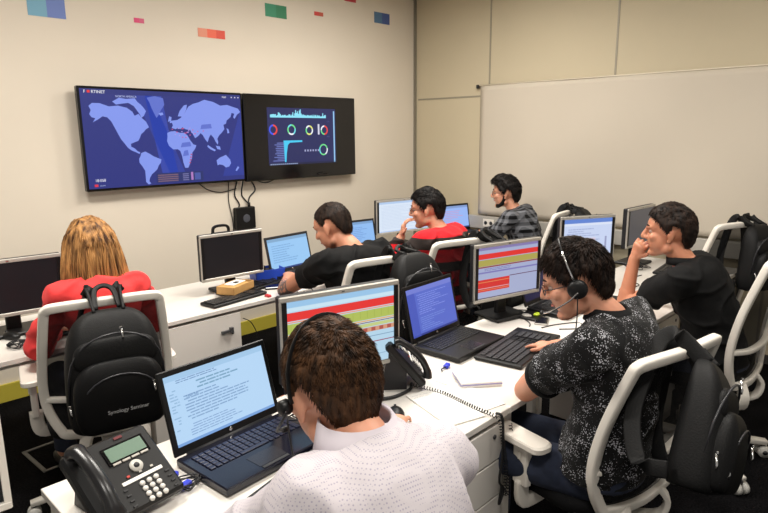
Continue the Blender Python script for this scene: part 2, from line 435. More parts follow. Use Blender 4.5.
for k in range(6): s.rect(.51+.04*k, .225, .53+.04*k, .26, S(160, 165, 205), 1)
s.rect(0, 0, 1, .035, S(28, 32, 66), 1); s.rect(.965, .01, .985, .96, S(150, 200, 240), 1)
for k in range(14): s.rect(.02+.028*k, .008, .035+.028*k, .026, S(170, 190, 230), 2)
for v in (.76, .48): s.text(.86, v, 'ooo', .04, S(90, 96, 150))
s.build('display', tv2, (-.015, -.0535, .125))
b = MB(); b.tube(crom([(.14, -.056, .025), (.2, -.058, .034), (.26, -.056, .025)], 4), .012, 6); b.build('sensor_bar', GLOSSB, tv2)

# hanging cables and the small box
b = MB()
b.box((0, 0, 0), (.19, .06, .19), bev=.008)
bx = b.build('media_box', BLACKP); bx.location = (2.90, YL-.035, 1.045)
tag(bx, 'small square black box hanging on the wall below the televisions', 'media box')
m = MB(); m.ell((0, -.031, 0), (.035, .003, .035)); m.build('emblem', mat('emblem_grey', S(72, 74, 82), .4), bx)
m = MB(); m.cyl((.05, 0, .09), (.05, 0, .13), .012); m.build('plug', BLACKP, bx)
def cable(pts, r=.003, label='', k=8, m=CABLE, n=6, name='cable', group=None):
    b = MB(); b.tube(crom(pts, k), r, n); o = b.build(name, m); tag(o, label, 'cable', group); return o
yw = YL-.008
cable([(2.78, yw, 1.36), (2.77, yw, 1.2), (2.80, yw, 1.0), (2.79, yw, .8), (2.76, yw, .6)], .004, 'long thin black cable falling down the wall left of the media box')
cable([(2.86, yw, 1.36), (2.83, yw, 1.25), (2.87, yw, 1.17), (2.86, yw, 1.13)], .006, 'thick black cable from the televisions to the left side of the media box')
cable([(2.92, yw, 1.36), (2.9, yw, 1.25), (2.93, yw, 1.2), (2.95, yw-.01, 1.17)], .006, 'thick black cable dropping into the middle of the media box')
cable([(3.0, yw, 1.36), (3.04, yw, 1.28), (2.98, yw, 1.22), (2.955, yw-.01, 1.17)], .006, 'black cable curving from the right television into the media box')
cable([(2.5, yw, 1.37), (2.58, yw, 1.31), (2.7, yw, 1.28), (2.85, yw, 1.30)], .004, 'thin black cable sagging under the map television')
cable([(3.05, yw, 1.36), (3.15, yw, 1.33), (3.25, yw, 1.355)], .004, 'short black cable looping under the dashboard television')

# ------------------------------------------------------------------ desks
def desk(x0, x1, y0, y1, label, legs=((0, 0), (1, 0), (0, 1), (1, 1))):
    t = empty('desk', ((x0+x1)/2, (y0+y1)/2, 0), 0, label, 'desk', 'white office desks')
    w = x1-x0; d = y1-y0
    b = MB(); b.box((0, 0, .7275), (w-.002, d, .025), bev=.002); b.build('desktop', DESK, t)
    b = MB(); b.box((0, d/2-.06, .69), (w-.08, .02, .05)); b.build('rail', WHITEP, t)
    b = MB(); b.box((0, -d/2+.09, .695), (w-.08, .02, .04)); b.build('rail', WHITEP, t)
    for sx, sy in legs:
        b = MB(); b.box(((-1 if sx == 0 else 1)*(w/2-.035), (-1 if sy == 0 else 1)*(d/2-.05), .3575), (.045, .045, .715), bev=.004); b.build('leg', WHITEP, t)
    return t
L0 = [desk(-.55, 1.35, 3.08, 3.81, 'white desk against the TV wall side, in front of the woman in red'),
      desk(1.35, 2.45, 3.08, 3.81, 'white desk holding the monitor with a black handle and the cardboard box', ((0, 0), (0, 1))),
      desk(2.45, 3.60, 3.08, 3.81, 'white desk in front of the man in the black t-shirt', ((1, 0), (1, 1))),
      desk(3.60, 4.95, 3.08, 3.81, 'white corner desk shared by the men in red and in plaid')]
R0 = [desk(.45, 1.845, 1.13, 1.84, 'white front desk with the desk phone, large laptop and open notebook'),
      desk(1.845, 3.2, 1.13, 1.84, 'white desk in front of the man in the speckled shirt'),
      desk(3.2, 5.0, 1.13, 1.84, 'white desk in front of the man in the black polo'),
      desk(-1.2, .30, 1.13, 1.84, 'white desk mostly outside the picture at the lower left corner')]
HOLE = mat('lock_dark', S(70, 70, 72), .4)
def pedestal(x, y, rows, label, d=.55, w=.46):
    t = empty('drawer_cabinet', (x, y, 0), 0, label, 'drawer cabinet', 'white drawer cabinets under the desks')
    b = MB(); b.box((0, d/2+.02, .345), (w, d, .66), bev=.003); b.build('body', DESK, t)
    b = MB(); b.box((0, d/2+.02, .0075), (w-.04, d-.04, .015)); b.build('plinth', DARKG, t)
    zt = .70
    for i, hh in enumerate(rows):
        b = MB(); b.box((0, .009, zt-hh/2), (w, .018, hh-.006), bev=.002); dr = b.build('drawer', DESK, t)
        if i == 0:
            b = MB(); b.cyl((w/2-.06, -.004, zt-hh/2+.03), (w/2-.06, .01, zt-hh/2+.03), .009); b.build('lock', HOLE, dr)
        zt -= hh
    return t
pedestal(1.575, 1.132, (.145, .15, .375), 'white drawer cabinet under the front desk beside the hanging coiled cord')
pedestal(1.645, 3.085, (.30, .37), 'white cabinet under the desk with the cardboard box', w=.58)
pedestal(2.98+.5, 1.142, (.145, .15, .375), 'white drawer cabinet between the two men on the right')
b = MB(); b.box((1.83, 3.073, .60), (.07, .016, .014)); b.box((1.86, 3.07, .605), (.02, .02, .03))
tag(b.build('cabinet_keys', HOLE), 'small bunch of keys in the lock of the cabinet below the cardboard box', 'keys')

# ------------------------------------------------------------------ monitors
def monitor(x, y, z, rot, w, h, label, paint, frame=SILVER, deskz=.74, tilt=0., group='desktop monitors', back=False, basew=.24):
    """(x, y) = centre under the panel, z = lower edge of the panel"""
    t = empty('monitor', (x, y, deskz), rot, label, 'monitor', group)
    dz = z-deskz
    p = MB(); p.box((0, .022, dz+h/2), (w, .035, h), bev=.006); p.build('housing', DARKG, t)
    p = MB(); f = .020
    p.box((0, 0, dz+h-f/2), (w, .014, f), bev=.003); p.box((0, 0, dz+f/2), (w, .014, f), bev=.003)
    if frame is SILVER and not back:
        p.box((-w/2+.003, 0, dz+h/2), (.006, .012, h-2*f)); p.box((w/2-.003, 0, dz+h/2), (.006, .012, h-2*f))
        bez = p.build('bezel', SILVER, t)
        for sx in (-1, 1):
            q = MB(); q.box((sx*(w/2-.0155), -.0035, dz+h/2), (.019, .008, h-2*f)); q.build('inner_bezel', BLACKP, bez)
    else:
        p.box((-w/2+.008, 0, dz+h/2), (.016, .012, h-2*f)); p.box((w/2-.008, 0, dz+h/2), (.016, .012, h-2*f)); bez = p.build('bezel', frame, t)
    p = MB(); p.box((0, -.0075, dz+h-f/2), (.012, .002, .005)); p.build('logo_plate', CHROME, bez)
    p = MB(); p.box((0, .055, dz*.5+.06), (.07, .03, dz+.10), bev=.005); p.build('stand_neck', BLACKP, t)
    p = MB(); p.box((0, .04, .012), (basew, .20, .02), bev=.006); p.build('stand_base', BLACKP, t)
    s = paint(w-.05, h-2*f); s.build('display', t, (0, -.004, dz+f))
    return t
def p_off(w, h): return Scr(w, h, S(7, 6, 8))
def p_bands(seed, left=0., dim=1.):
    def f(w, h):
        R = random.Random(seed); BG = S(176, 208, 228); s = Scr(w, h, BG)
        k = lambda c: S(*c)
        s.rect(0, .93, 1, 1, k((150, 192, 226)), 1); s.rect(0, .88, 1, .925, k((196, 222, 236)), 1)
        s.rect(0, .76, 1, .865, k((224, 52, 48)), 1); s.rect(0, .735, 1, .75, k((232, 150, 110)), 1)
        s.rect(0, .60, 1, .725, k((172, 186, 88)), 1); s.rect(0, .575, 1, .592, k((226, 170, 96)), 1)
        for q in range(14): s.rect(.03+q*.07, .62, .034+q*.07, .72, k((150, 166, 70)), 2)
        s.rect(0, .50, 1, .545, k((190, 200, 130)), 1)
        s.rect(0, .43, 1, .49, k((206, 150, 120)), 1)
        for q in range(12): s.rect(.05+q*.08, .435, .09+q*.08, .485, k((170, 84, 72)), 2)
        s.rect(0, .555, 1, .565, k((120, 40, 50)), 1)
        s.rect(0, .28, 1, .292, k((150, 60, 90)), 1); s.rect(0, .36, 1, .37, k((120, 150, 180)), 1)
        s.rect(0, .22, .08, .40, k((226, 90, 80)), 1); s.rect(0, .10, 1, .11, k((140, 170, 200)), 1)
        s.lines(.2, .95, .02, .09, 3, k((130, 160, 190)), R)
        return s
    return f
def p_bands2(w, h):
    R = random.Random(4); s = Scr(w, h, S(160, 168, 200)); k = lambda c: S(*c)
    s.rect(0, .95, 1, 1, k((130, 120, 170)), 1); s.rect(0, .78, 1, .88, k((218, 50, 44)), 1)
    s.rect(0, .64, 1, .765, k((168, 158, 80)), 1); s.rect(0, .61, 1, .635, k((140, 60, 60)), 1)
    s.rect(0, .50, 1, .53, k((120, 116, 176)), 1)
    s.rect(0, .14, .52, .38, k((206, 44, 40)), 1); s.rect(0, .32, .52, .335, k((220, 130, 80)), 2); s.rect(0, .20, .52, .215, k((200, 160, 170)), 2); s.rect(0, .165, .52, .18, k((220, 120, 80)), 2)
    s.rect(.52, .38, 1, .395, k((90, 50, 80)), 1); s.rect(0, .0, 1, .02, k((90, 80, 100)), 1)
    s.lines(.1, .9, .54, .60, 2, k((120, 120, 170)), R)
    return s
def p_mail(w, h):
    R = random.Random(9); s = Scr(w, h, S(196, 208, 236)); s.rect(0, .90, 1, 1, S(96, 130, 205), 1); s.rect(0, .84, 1, .895, S(214, 222, 240), 1)
    s.lines(.06, .8, .08, .78, 13, S(160, 172, 210), R); s.rect(.42, .45, .66, .53, S(214, 200, 216), 3); s.rect(.86, .1, .9, .55, S(150, 156, 190), 3)
    return s
def p_doc(w, h):
    R = random.Random(11); s = Scr(w, h, S(214, 226, 242)); s.rect(0, .93, 1, 1, S(176, 200, 232), 1)
    s.rect(0, 0, 1, .035, S(176, 200, 236), 1); s.lines(.05, .9, .10, .88, 16, S(196, 210, 232), R, .35); return s
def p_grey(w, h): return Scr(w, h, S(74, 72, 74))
monitor(1.455, 1.622, .855, math.radians(-13.8), .50, .335, 'silver-framed monitor with red and green bands behind the near man in white shirt', p_bands(1))
monitor(2.795, 1.757, .855, math.radians(-14), .485, .318, 'silver-framed monitor with red and olive bands, beside the headset man', p_bands2)
monitor(3.765, 1.77, .90, math.radians(-28), .42, .31, 'monitor with a pale mail window right behind the headset man', p_mail)
monitor(4.66, 1.77, .89, math.radians(-2), .47, .30, 'switched-off grey monitor seen edge-on in front of the man in black polo', p_grey)
mh = monitor(2.095, 3.39, .835, math.radians(-3.7), .445, .30, 'switched-off black monitor with a black handle on its top edge', p_off)
monitor(.84, 3.48, .84, math.radians(-6), .50, .30, 'switched-off black monitor left of the woman in red', p_off)
monitor(4.08, 3.68, .86, math.radians(-10), .62, .31, 'far white-screened monitor in the corner, left of the man in the red striped jumper', p_doc)
def p_navy(w, h): return Scr(w, h, S(20, 26, 70))
monitor(.085, 1.60, .86, math.radians(-3), .48, .33, 'monitor cut off by the lower left edge, only its pale side frame showing', p_navy, frame=WHITEP)
b = MB(); b.tube(crom([(-.055, 0, 0), (-.052, 0, .03), (-.03, 0, .045), (.03, 0, .045), (.052, 0, .03), (.055, 0, 0)], 5), 1, prof=[(u*.9, v) for u, v in rrect(.018, .016)])
b.box((0, 0, .002), (.13, .02, .008), bev=.002)
o = b.build('carry_handle', BLACKP); o.location = (2.03, 3.39+.018, 1.136); o.rotation_euler = (0, 0, math.radians(-3.7)); tag(o, 'black plastic handle standing on the switched-off monitor', 'handle')

# ------------------------------------------------------------------ laptops, keyboards
KEYM = mat('key_black', S(17, 17, 19), .4); KEYL = mat('key_grey', S(34, 34, 38), .45); KEYB = mat('key_blue_sheen', S(26, 28, 52), .3)
def keys_mesh(w, d, cols, rows, z, hh=.004, gap=.18, split=None):
    b = MB(); cw = w/cols; cd = d/rows
    for r in range(rows):
        y = -d/2+cd*(r+.5); c = 0
        while c < cols:
            span = 1
            if r == 0 and cols*.28 < c < cols*.3+2 and c+5 < cols: span = 5
            if split and abs(c-split) < .5: c += 1; continue
            x = -w/2+cw*(c+span/2)
            b.box((x, y, z+hh/2), (cw*(span-gap), cd*(1-gap), hh), bev=.0012); c += span
    return b
def laptop(x, y, rot, w, d, lidh, open_deg, label, paint, z=.74, lid=BLACKP, keycol=KEYM, pad=True, base=BLACKP):
    """(x, y) = centre of the hinge line"""
    t = empty('laptop', (x, y, z), rot, label, 'laptop', 'laptops')
    b = MB(); b.box((0, -d/2, .0165), (w, d, .025), bev=.004); b.build('base', base, t)
    kb = keys_mesh(w*.86, d*.42, 16, 6, .0292); o = kb.build('keys', keycol, t); o.location = (0, -d*.33, 0); o['kind'] = 'stuff'
    if pad:
        b = MB(); b.box((-.02, -d*.78, .0294), (.105, d*.27, .0012)); b.build('touchpad', mat('touchpad', S(32, 32, 40), .25), t)
        b = MB(); b.box((-.02, -d*.95, .0294), (.10, .012, .003)); b.build('touchpad_button', DARKG, t)
    b = MB(); b.tube([(-w*.4, .002, .026), (w*.4, .002, .026)], .008, 10); b.build('hinge', DARKG, t)
    a = math.radians(open_deg-90)
    ld = bpy.data.objects.new('lid', None)
    b = MB(); b.box((0, .006, lidh/2), (w, .010, lidh), bev=.003)
    l = b.build('lid', lid, t); l.location = (0, .002, .03); l.rotation_euler = (-a, 0, 0)
    s = paint(w-.035, lidh-.045); s.build('display', l, (0, .0003, .026))
    b = MB(); b.ell((0, -.0005, .013), (.007, .001, .007), 16, 8); b.build('emblem', CHROME, l)
    b = MB(); b.ell((0, .0, lidh-.009), (.003, .001, .003), 10, 6); b.build('camera', GLOSSB, l)
    return t
def p_page(w, h):
    R = random.Random(21); s = Scr(w, h, (S(178, 210, 240), .74)); s.rect(0, .92, 1, 1, S(160, 196, 228), 1)
    s.lines(.1, .7, .86, .92, 2, S(120, 150, 190), R); s.lines(.28, .82, .70, .84, 3, S(120, 160, 190), R); s.lines(.14, .93, .30, .68, 9, S(128, 160, 200), R, .4)
    s.lines(.14, .7, .08, .26, 5, S(130, 160, 205), R, .35); s.rect(0, 0, 1, .04, S(120, 160, 215), 1)
    s.lines(.02, .10, .2, .8, 14, S(146, 180, 214), R, .4); s.text(.16, .63, 'Open files', .05, S(70, 110, 160))
    return s
def p_blue(w, h):
    R = random.Random(23); s = Scr(w, h, S(86, 104, 196)); s.rect(0, .9, 1, 1, S(112, 124, 206), 1); s.rect(0, 0, .16, .9, S(72, 88, 182), 1)
    s.lines(.2, .9, .42, .86, 10, S(130, 146, 226), R, .35); s.lines(.2, .8, .08, .38, 7, S(118, 140, 216), R, .35); s.rect(0, 0, 1, .04, S(50, 62, 140), 1); return s
def p_small(c, lc, seed):
    def f(w, h):
        R = random.Random(seed); s = Scr(w, h, S(*c)); s.rect(0, .9, 1, 1, S(*[int(q*.85) for q in c]), 1); s.rect(0, 0, 1, .05, S(50, 70, 130), 1)
        s.lines(.08, .8, .2, .8, 8, S(*lc), R, .35); return s
    return f
laptop(.99, 1.67, math.radians(4), .42, .262, .268, 106, 'large black laptop with a blue-white page, beside the desk phone', p_page, keycol=KEYB, base=mat('gloss_palmrest', S(14, 15, 30), .16))
laptop(2.245, 1.80, math.radians(3), .40, .262, .275, 103, 'black laptop with a blue screen behind the second phone', p_blue)
laptop(2.665, 3.50, math.radians(5), .42, .26, .268, 103, 'laptop used by the man in black t-shirt with tattooed arm', p_small((150, 196, 238), (120, 165, 214), 31), lid=DARKG)
laptop(3.59, 3.74, math.radians(-8), .36, .25, .25, 102, 'small laptop just right of the black t-shirt man\'s head', p_small((140, 184, 236), (110, 150, 210), 33), lid=DARKG)
laptop(4.93, 3.72, math.radians(-12), .38, .25, .27, 100, 'black laptop in front of the plaid-shirted man', p_small((150, 180, 240), (200, 150, 190), 35))
laptop(3.14, 1.735, math.radians(2), .37, .25, .25, 110, 'dark-screened laptop in front of the headset man\'s face', lambda w, h: Scr(w, h, S(24, 24, 60)))  # blue reflection on the dark screen, put in as a dim emission colour

def keyboard(x, y, rot, w, d, label, z=.741, m=KEYM):
    t = empty('keyboard', (x, y, z), rot, label, 'keyboard', 'black keyboards')
    b = MB(); b.box((0, 0, .011), (w, d, .018), bev=.005); b.build('case', BLACKP, t)
    main = w*.66; b = keys_mesh(main, d*.66, 15, 5, .0198, .006)
    k2 = keys_mesh(w*.13, d*.66, 3, 5, .0198, .006); k2.v = [(x_+w*.13, y_, z_) for x_, y_, z_ in k2.v]
    k3 = keys_mesh(w*.16, d*.66, 4, 5, .0198, .006); k3.v = [(x_+w*.30, y_, z_) for x_, y_, z_ in k3.v]
    b.v = [(x_-w*.14, y_, z_) for x_, y_, z_ in b.v]
    b.add(k2.v, k2.f); b.add(k3.v, k3.f)
    o = b.build('keys', m, t); o.location = (0, -d*.05, 0); o['kind'] = 'stuff'
    b = keys_mesh(w*.8, d*.12, 16, 1, .0198, .004); o = b.build('function_keys', m, t); o.location = (-.02, d*.38, 0)
    return t
keyboard(2.41, 1.44, math.radians(9), .50, .23, 'black keyboard under the headset man\'s hand', m=KEYL)
keyboard(1.98, 3.21, math.radians(8), .42, .14, 'black keyboard in front of the cardboard box')
keyboard(2.20, 3.37, math.radians(12), .46, .17, 'second black keyboard, behind the cardboard box and half under cables')
keyboard(.98, 1.29, math.radians(14), .46, .17, 'black keyboard between the large laptop and the near man\'s chest', m=KEYL)
keyboard(1.06, 3.32, math.radians(-4), .42, .15, 'black keyboard in front of the woman in red')
keyboard(3.35, 1.50, math.radians(8), .44, .17, 'black keyboard under the black polo man\'s elbow')
keyboard(4.62, 1.50, math.radians(6), .44, .17, 'black keyboard before the grey switched-off monitor')
def mouse(x, y, rz, label, z=.741):
    t = empty('mouse', (x, y, z), rz, label, 'mouse', 'computer mice')
    b = MB(); vs = []; 
    b.ell((0, 0, .012), (.031, .055, .024), 20, 12); b.v = [(x_, y_, max(0.001, z_)) for x_, y_, z_ in b.v]; b.build('shell', BLACKP, t)
    b = MB(); b.cyl((-.004, .03, .03), (.004, .03, .03), .008); b.build('wheel', DARKG, t)
    return t
mouse(1.49, 1.385, -.7, 'black mouse under the near man\'s right hand')
mouse(.80, 3.42, .4, 'black mouse left of the woman\'s keyboard')

# ------------------------------------------------------------------ desk phones
def desk_phone(x, y, rot, tilt, label, scale=1., coil=None):
    t = empty('desk_phone', (x, y, .741), rot, label, 'telephone', 'black desk phones')
    W, D = .245, .235
    ca, sa = math.cos(tilt), math.sin(tilt)
    # tilted face frame: local u right, v up along the face
    M = Matrix.Translation((0, 0, .028)) @ Matrix.Rotation(tilt, 4, 'X')
    b = MB(); b.box((0, D/2, 0), (W, D, .034), M, bev=.008); b.build('body', BLACKP, t)
    b = MB(); hz = D*sa; yy = D*ca
    b.add([(-.08, yy*.45, 0), (.08, yy*.45, 0), (.08, yy+.03, 0), (-.08, yy+.03, 0), (-.08, yy*.45, hz*.42), (.08, yy*.45, hz*.42), (.08, yy-.01, hz*.98), (-.08, yy-.01, hz*.98)],
          [(0,1,2,3), (4,5,6,7), (0,1,5,4), (1,2,6,5), (2,3,7,6), (3,0,4,7)]); b.build('stand', DARKG, t)
    F = .0172
    def place(o): o.matrix_parent_inverse = Matrix.Identity(4); o.matrix_local = M; return o
    b = MB(); b.box((.035, .175, F+.001), (.125, .058, .004), bev=.001); place(b.build('display_frame', GLOSSB, t))
    b = MB(); b.box((.035, .176, F+.0035), (.108, .042, .002)); dsp = place(b.build('display', mat('lcd_green', S(104, 128, 112), .3), t))
    b = MB(); b.box((.035, .220, F+.001), (.024, .008, .003)); place(b.build('brand_badge', mat('badge_red', S(96, 14, 24), .4), t))
    for k in range(4):
        b = MB(); b.box((-.006+.0275*k, .147, F+.002), (.024, .007, .004), bev=.001); place(b.build('soft_key', SILVER, t))
    b = MB(); b.cyl((.035, .118, F), (.035, .118, F+.005), .019, .018, 24); nv = place(b.build('navigation_pad', mat('pad_grey', S(196, 194, 186), .4), t))
    b = MB(); b.cyl((.035, .118, F+.005), (.035, .118, F+.0065), .008, .008, 16); place(b.build('ok_button', DARKG, t))
    b = MB(); b.box((.035, .083, F+.001), (.12, .011, .003), bev=.001); place(b.build('label_strip', PAPER, t))
    for r in range(4):
        for c in range(3):
            b = MB(); b.cyl((.022+.021*c, .063-.017*r, F), (.022+.021*c, .063-.017*r, F+.004), .0078, .0072, 14); place(b.build('number_key', mat('numkey', S(206, 204, 198), .45), t))
    for sx in (-.025, .1):
        for k in range(4):
            b = MB(); b.box((sx, .065-.017*k, F+.0015), (.013, .006, .003), bev=.001); place(b.build('function_key', DARKG, t))
    for k in range(3):
        b = MB(); b.box((.0+.035*k, .098, F+.0015), (.008, .006, .003)); place(b.build('line_lamp', mat('lamp_red', S(190, 60, 50), .4) if k == 0 else SILVER, t))
    # handset in its cradle on the left
    pts = crom([(-.088, .012, .032), (-.088, .03, .048), (-.088, .075, .062), (-.088, .12, .064), (-.088, .17, .058), (-.088, .21, .045), (-.088, .222, .03)], 5)
    n = len(pts); rad = []
    for i in range(n):
        q = i/(n-1); e = abs(q-.5)*2; rad.append(.017+.011*max(0, (e-.55)/.45)**1.2*(1 if e < .96 else .8))
    b = MB(); b.tube([M @ p for p in pts], rad, 16, prof=[(u*1.15, v*.85) for u, v in [(math.cos(2*math.pi*k/16), math.sin(2*math.pi*k/16)) for k in range(16)]])
    b.build('handset', mat('handset_black', S(20, 20, 22), .3), t)
    t.scale = (scale,)*3
    return t
desk_phone(.60, 1.475, math.radians(8), math.radians(35), 'black desk phone with green display at the lower left corner of the picture', 1.0)
desk_phone(1.80, 1.535, math.radians(48), math.radians(50), 'black desk phone seen from its side beside the banded monitor', .95)
# coiled cord
def coil(path, r, turns, wr, label):
    P = crom(path, 30); L = [0]
    for a, c in zip(P, P[1:]): L.append(L[-1]+(c-a).length)
    T = L[-1]; N = turns*9; pts = []
    j = 0
    for i in range(N+1):
        s_ = T*i/N
        while j < len(L)-2 and L[j+1] < s_: j += 1
        f = (s_-L[j])/max(1e-9, L[j+1]-L[j]); p = P[j].lerp(P[j+1], f); tt = (P[j+1]-P[j]).normalized()
        x = tt.cross(V((0, 0, 1))) if abs(tt.z) < .9 else tt.cross(V((0, 1, 0))); x.normalize(); y = tt.cross(x)
        a = 2*math.pi*turns*i/N; pts.append(p+x*r*math.cos(a)+y*r*math.sin(a))
    b = MB(); b.tube(pts, wr, 5); o = b.build('coiled_cord', CABLE); return tag(o, label, 'cord')
coil([(1.73, 1.52, .752), (1.755, 1.38, .752), (1.735, 1.24, .752), (1.725, 1.13, .752), (1.735, 1.105, .735), (1.75, 1.10, .66), (1.78, 1.10, .52), (1.77, 1.10, .42)], .0065, 62, .0017, 'black coiled phone cord running over the open notebook and hanging off the desk')
coil([(1.80, 1.10, .70), (1.81, 1.095, .60), (1.80, 1.095, .50), (1.79, 1.095, .42), (1.775, 1.10, .44)], .006, 26, .0016, 'second loop of black coiled cord hanging beside the drawer cabinet')
cable([(1.74, 1.125, .755), (1.745, 1.10, .74), (1.755, 1.10, .6), (1.735, 1.098, .5), (1.765, 1.098, .45), (1.74, 1.10, .40), (1.755, 1.10, .47)], .005, 'straight black cable knotted below the desk edge by the coiled cord')
cable([(1.50, 1.60, .746), (1.53, 1.545, .747), (1.60, 1.50, .748), (1.69, 1.50, .748), (1.74, 1.53, .75)], .007, 'thick black handset lead in front of the second phone')

# ------------------------------------------------------------------ papers and small things
def ruled(name, c, rot, w, d, th, label, cat, R, pages=1, cover=None):
    t = empty(name, c, rot, label, cat)
    b = MB(); b.box((0, 0, th/2), (w, d, th), bev=.0008); b.build('pages', PAPER, t)
    b = MB()
    for k in range(14):
        y = d*.42-k*d*.06; x = -w*.42
        while x < w*.36*R.uniform(.5, 1): 
            q = x+R.uniform(.008, .03); b.box(((x+q)/2, y, th+.0002), (q-x, .0016, .0003)); x = q+.005
    b.build('writing', mat('ink', S(176, 180, 196), .7), t)
    if cover: 
        b = MB(); b.box((0, 0, th*.55), (w+.004, d+.004, th*.2)); b.build('cover', cover, t)
    return t
R = random.Random(2)
ruled('notebook', (1.68, 1.315, .741), math.radians(-17), .16, .29, .006, 'open white notebook under the coiled phone cord', 'notebook', R)
ruled('paper_sheet', (1.81, 1.30, .741), math.radians(-12), .15, .26, .002, 'loose white sheet beside the open notebook', 'paper', R)
ruled('writing_pad', (1.965, 1.37, .741), math.radians(-38), .17, .145, .022, 'thick pad of white paper with violet edge in front of the blue-screened laptop', 'writing pad', R, cover=mat('violet_edge', S(150, 146, 190), .6))
ruled('paper_sheet', (3.07, 1.33, .741), math.radians(4), .21, .2, .002, 'white sheet on the desk below the headset man\'s smartphone', 'paper', R)
t = empty('smartphone', (2.86, 1.575, .741), math.radians(-65), 'black and silver smartphone lying flat before the headset man\'s face', 'smartphone')
b = MB(); b.box((0, 0, .004), (.07, .135, .008), bev=.003); b.build('case', SILVER, t)
b = MB(); b.box((0, 0, .0083), (.062, .115, .0008)); b.build('screen', GLOSSB, t)
t = empty('card_reader', (2.83, 1.71, .755), .1, 'black plastic pad with a bright yellow-green tab at the foot of the headset monitor', 'gadget')
t.location = (2.90, 1.66, .741)
b = MB(); b.box((0, 0, .008), (.15, .12, .015), bev=.005); b.build('pad', BLACKP, t)
b = MB(); b.box((.0, -.03, .0215), (.045, .028, .012), bev=.004); b.build('tab', mat('lime', S(190, 214, 40), .4), t)
b = MB(); b.ell((-.045, .01, .018), (.02, .03, .01)); b.build('knob', SILVER, t)
# blue usb dongle by the second laptop
t = empty('usb_plug', (1.99, 1.545, .742), 1.9, 'blue plug with short black lead beside the blue-screened laptop', 'plug')
b = MB(); b.box((0, 0, .009), (.024, .036, .016), bev=.004); b.build('plug_body', BLUEPLUG, t)
b = MB(); b.tube(crom([(0, .018, .008), (.01, .04, .006), (0, .06, .006)], 4), .003, 6); b.build('lead', CABLE, t)
# card box, blue box
def carton(x, y, rz):
    t = empty('cardboard_box', (x, y, .764), rz, 'small opened brown cardboard box with papers in front of the switched-off monitor', 'box')
    K = mat('cardboard', S(196, 152, 92), .7, nscale=30, namt=.06); w, d, h = .23, .13, .05
    b = MB(); b.box((0, 0, .003), (w, d, .005))
    for sx in (-1, 1): b.box((sx*(w/2-.002), 0, h/2), (.004, d, h), bev=.001)
    for sy in (-1, 1): b.box((0, sy*(d/2-.002), h/2), (w, .004, h), bev=.001)
    b.box((-.02, 0, h-.004), (w-.05, d-.006, .003)); b.build('carton', K, t)
    b = MB(); b.box((.01, .01, h+.001), (.14, .07, .006), bev=.002); b.build('paper_insert', PAPER, t)
    b = MB(); b.box((.0, -.005, h+.006), (.035, .025, .004)); b.build('label', DARKG, t)
carton(2.06, 3.32, math.radians(24))
t = empty('storage_tray', (2.43, 3.50, .741), math.radians(-14), 'blue open plastic tray beside the tattooed man\'s laptop', 'tray')
b = MB(); w, d, h = .22, .15, .085
b.box((0, 0, .003), (w-.02, d-.02, .006))
for sx in (-1, 1): b.add([(sx*(w/2-.01), -d/2+.01, 0), (sx*(w/2-.01), d/2-.01, 0), (sx*w/2, d/2, h), (sx*w/2, -d/2, h), (sx*(w/2-.014), -d/2+.01, 0), (sx*(w/2-.014), d/2-.01, 0), (sx*(w/2-.004), d/2, h), (sx*(w/2-.004), -d/2, h)], [(0,1,2,3), (4,5,6,7), (0,4,7,3), (1,5,6,2), (3,2,6,7), (0,1,5,4)])
for sy in (-1, 1): b.add([(-w/2+.01, sy*(d/2-.01), 0), (w/2-.01, sy*(d/2-.01), 0), (w/2, sy*d/2, h), (-w/2, sy*d/2, h), (-w/2+.01, sy*(d/2-.014), 0), (w/2-.01, sy*(d/2-.014), 0), (w/2, sy*(d/2-.004), h), (-w/2, sy*(d/2-.004), h)], [(0,1,2,3), (4,5,6,7), (0,4,7,3), (1,5,6,2), (3,2,6,7), (0,1,5,4)])
b.build('tray', BLUEP, t)
b = MB(); b.box((-.02, 0, .05), (.15, .10, .05), bev=.008); b.box((-.05, .02, .085), (.08, .06, .04), bev=.006); b.build('contents', BLACKP, t)
b = MB(); b.box((0, 0, .007), (.05, .085, .014), bev=.004); o = b.build('red_adapter', mat('red_plastic', S(200, 50, 56), .4)); o.location = (2.16, 3.11, .741); o.scale = (.5, .5, 1); tag(o, 'tiny red adapter at the desk edge below the keyboards', 'adapter')
b = MB(); b.box((0, 0, .008), (.15, .085, .016), bev=.004); o = b.build('phone_dock', GLOSSB); o.location = (2.33, 3.26, .741); o.rotation_euler = (0, 0, -.5); tag(o, 'flat black gadget on the desk below the blue tray', 'gadget')

# cable tangles
def tangle(name, c, r, n, seed, label, rr_=.0028, zr=.03, cols=None, drop=0.):
    R = random.Random(seed); b = MB()
    for k in range(n):
        p = []; a = R.uniform(0, 6.28)
        for q in range(7):
            a += R.uniform(.5, 1.4); q_ = r*R.uniform(.25, 1)
            p.append((c[0]+q_*math.cos(a)*1.2, c[1]+q_*math.sin(a), c[2]+R.uniform(0, zr)-drop*abs(math.sin(q*.5+k))))
        b.tube(crom(p, 6), rr_, 5)
    return tag(b.build(name, CABLE), label, 'cables', None, 'stuff')
tangle('cable_tangle', (1.30, 1.58, .746), .11, 8, 1, 'tangle of black cables between the large laptop and the near man\'s monitor')
tangle('cable_tangle', (.745, 1.53, .746), .04, 4, 2, 'small knot of cables between desk phone and large laptop', .0024, .02)
tangle('cable_tangle', (.80, 3.25, .746), .06, 5, 3, 'coil of black cable left of the woman\'s keyboard', .003, .02)
tangle('cable_tangle', (2.50, 3.38, .746), .09, 6, 4, 'black cables on the desk right of the blue tray')
tangle('cable_tangle', (3.85, 3.50, .746), .10, 5, 5, 'heap of cables under the far corner monitor', .004, .03)
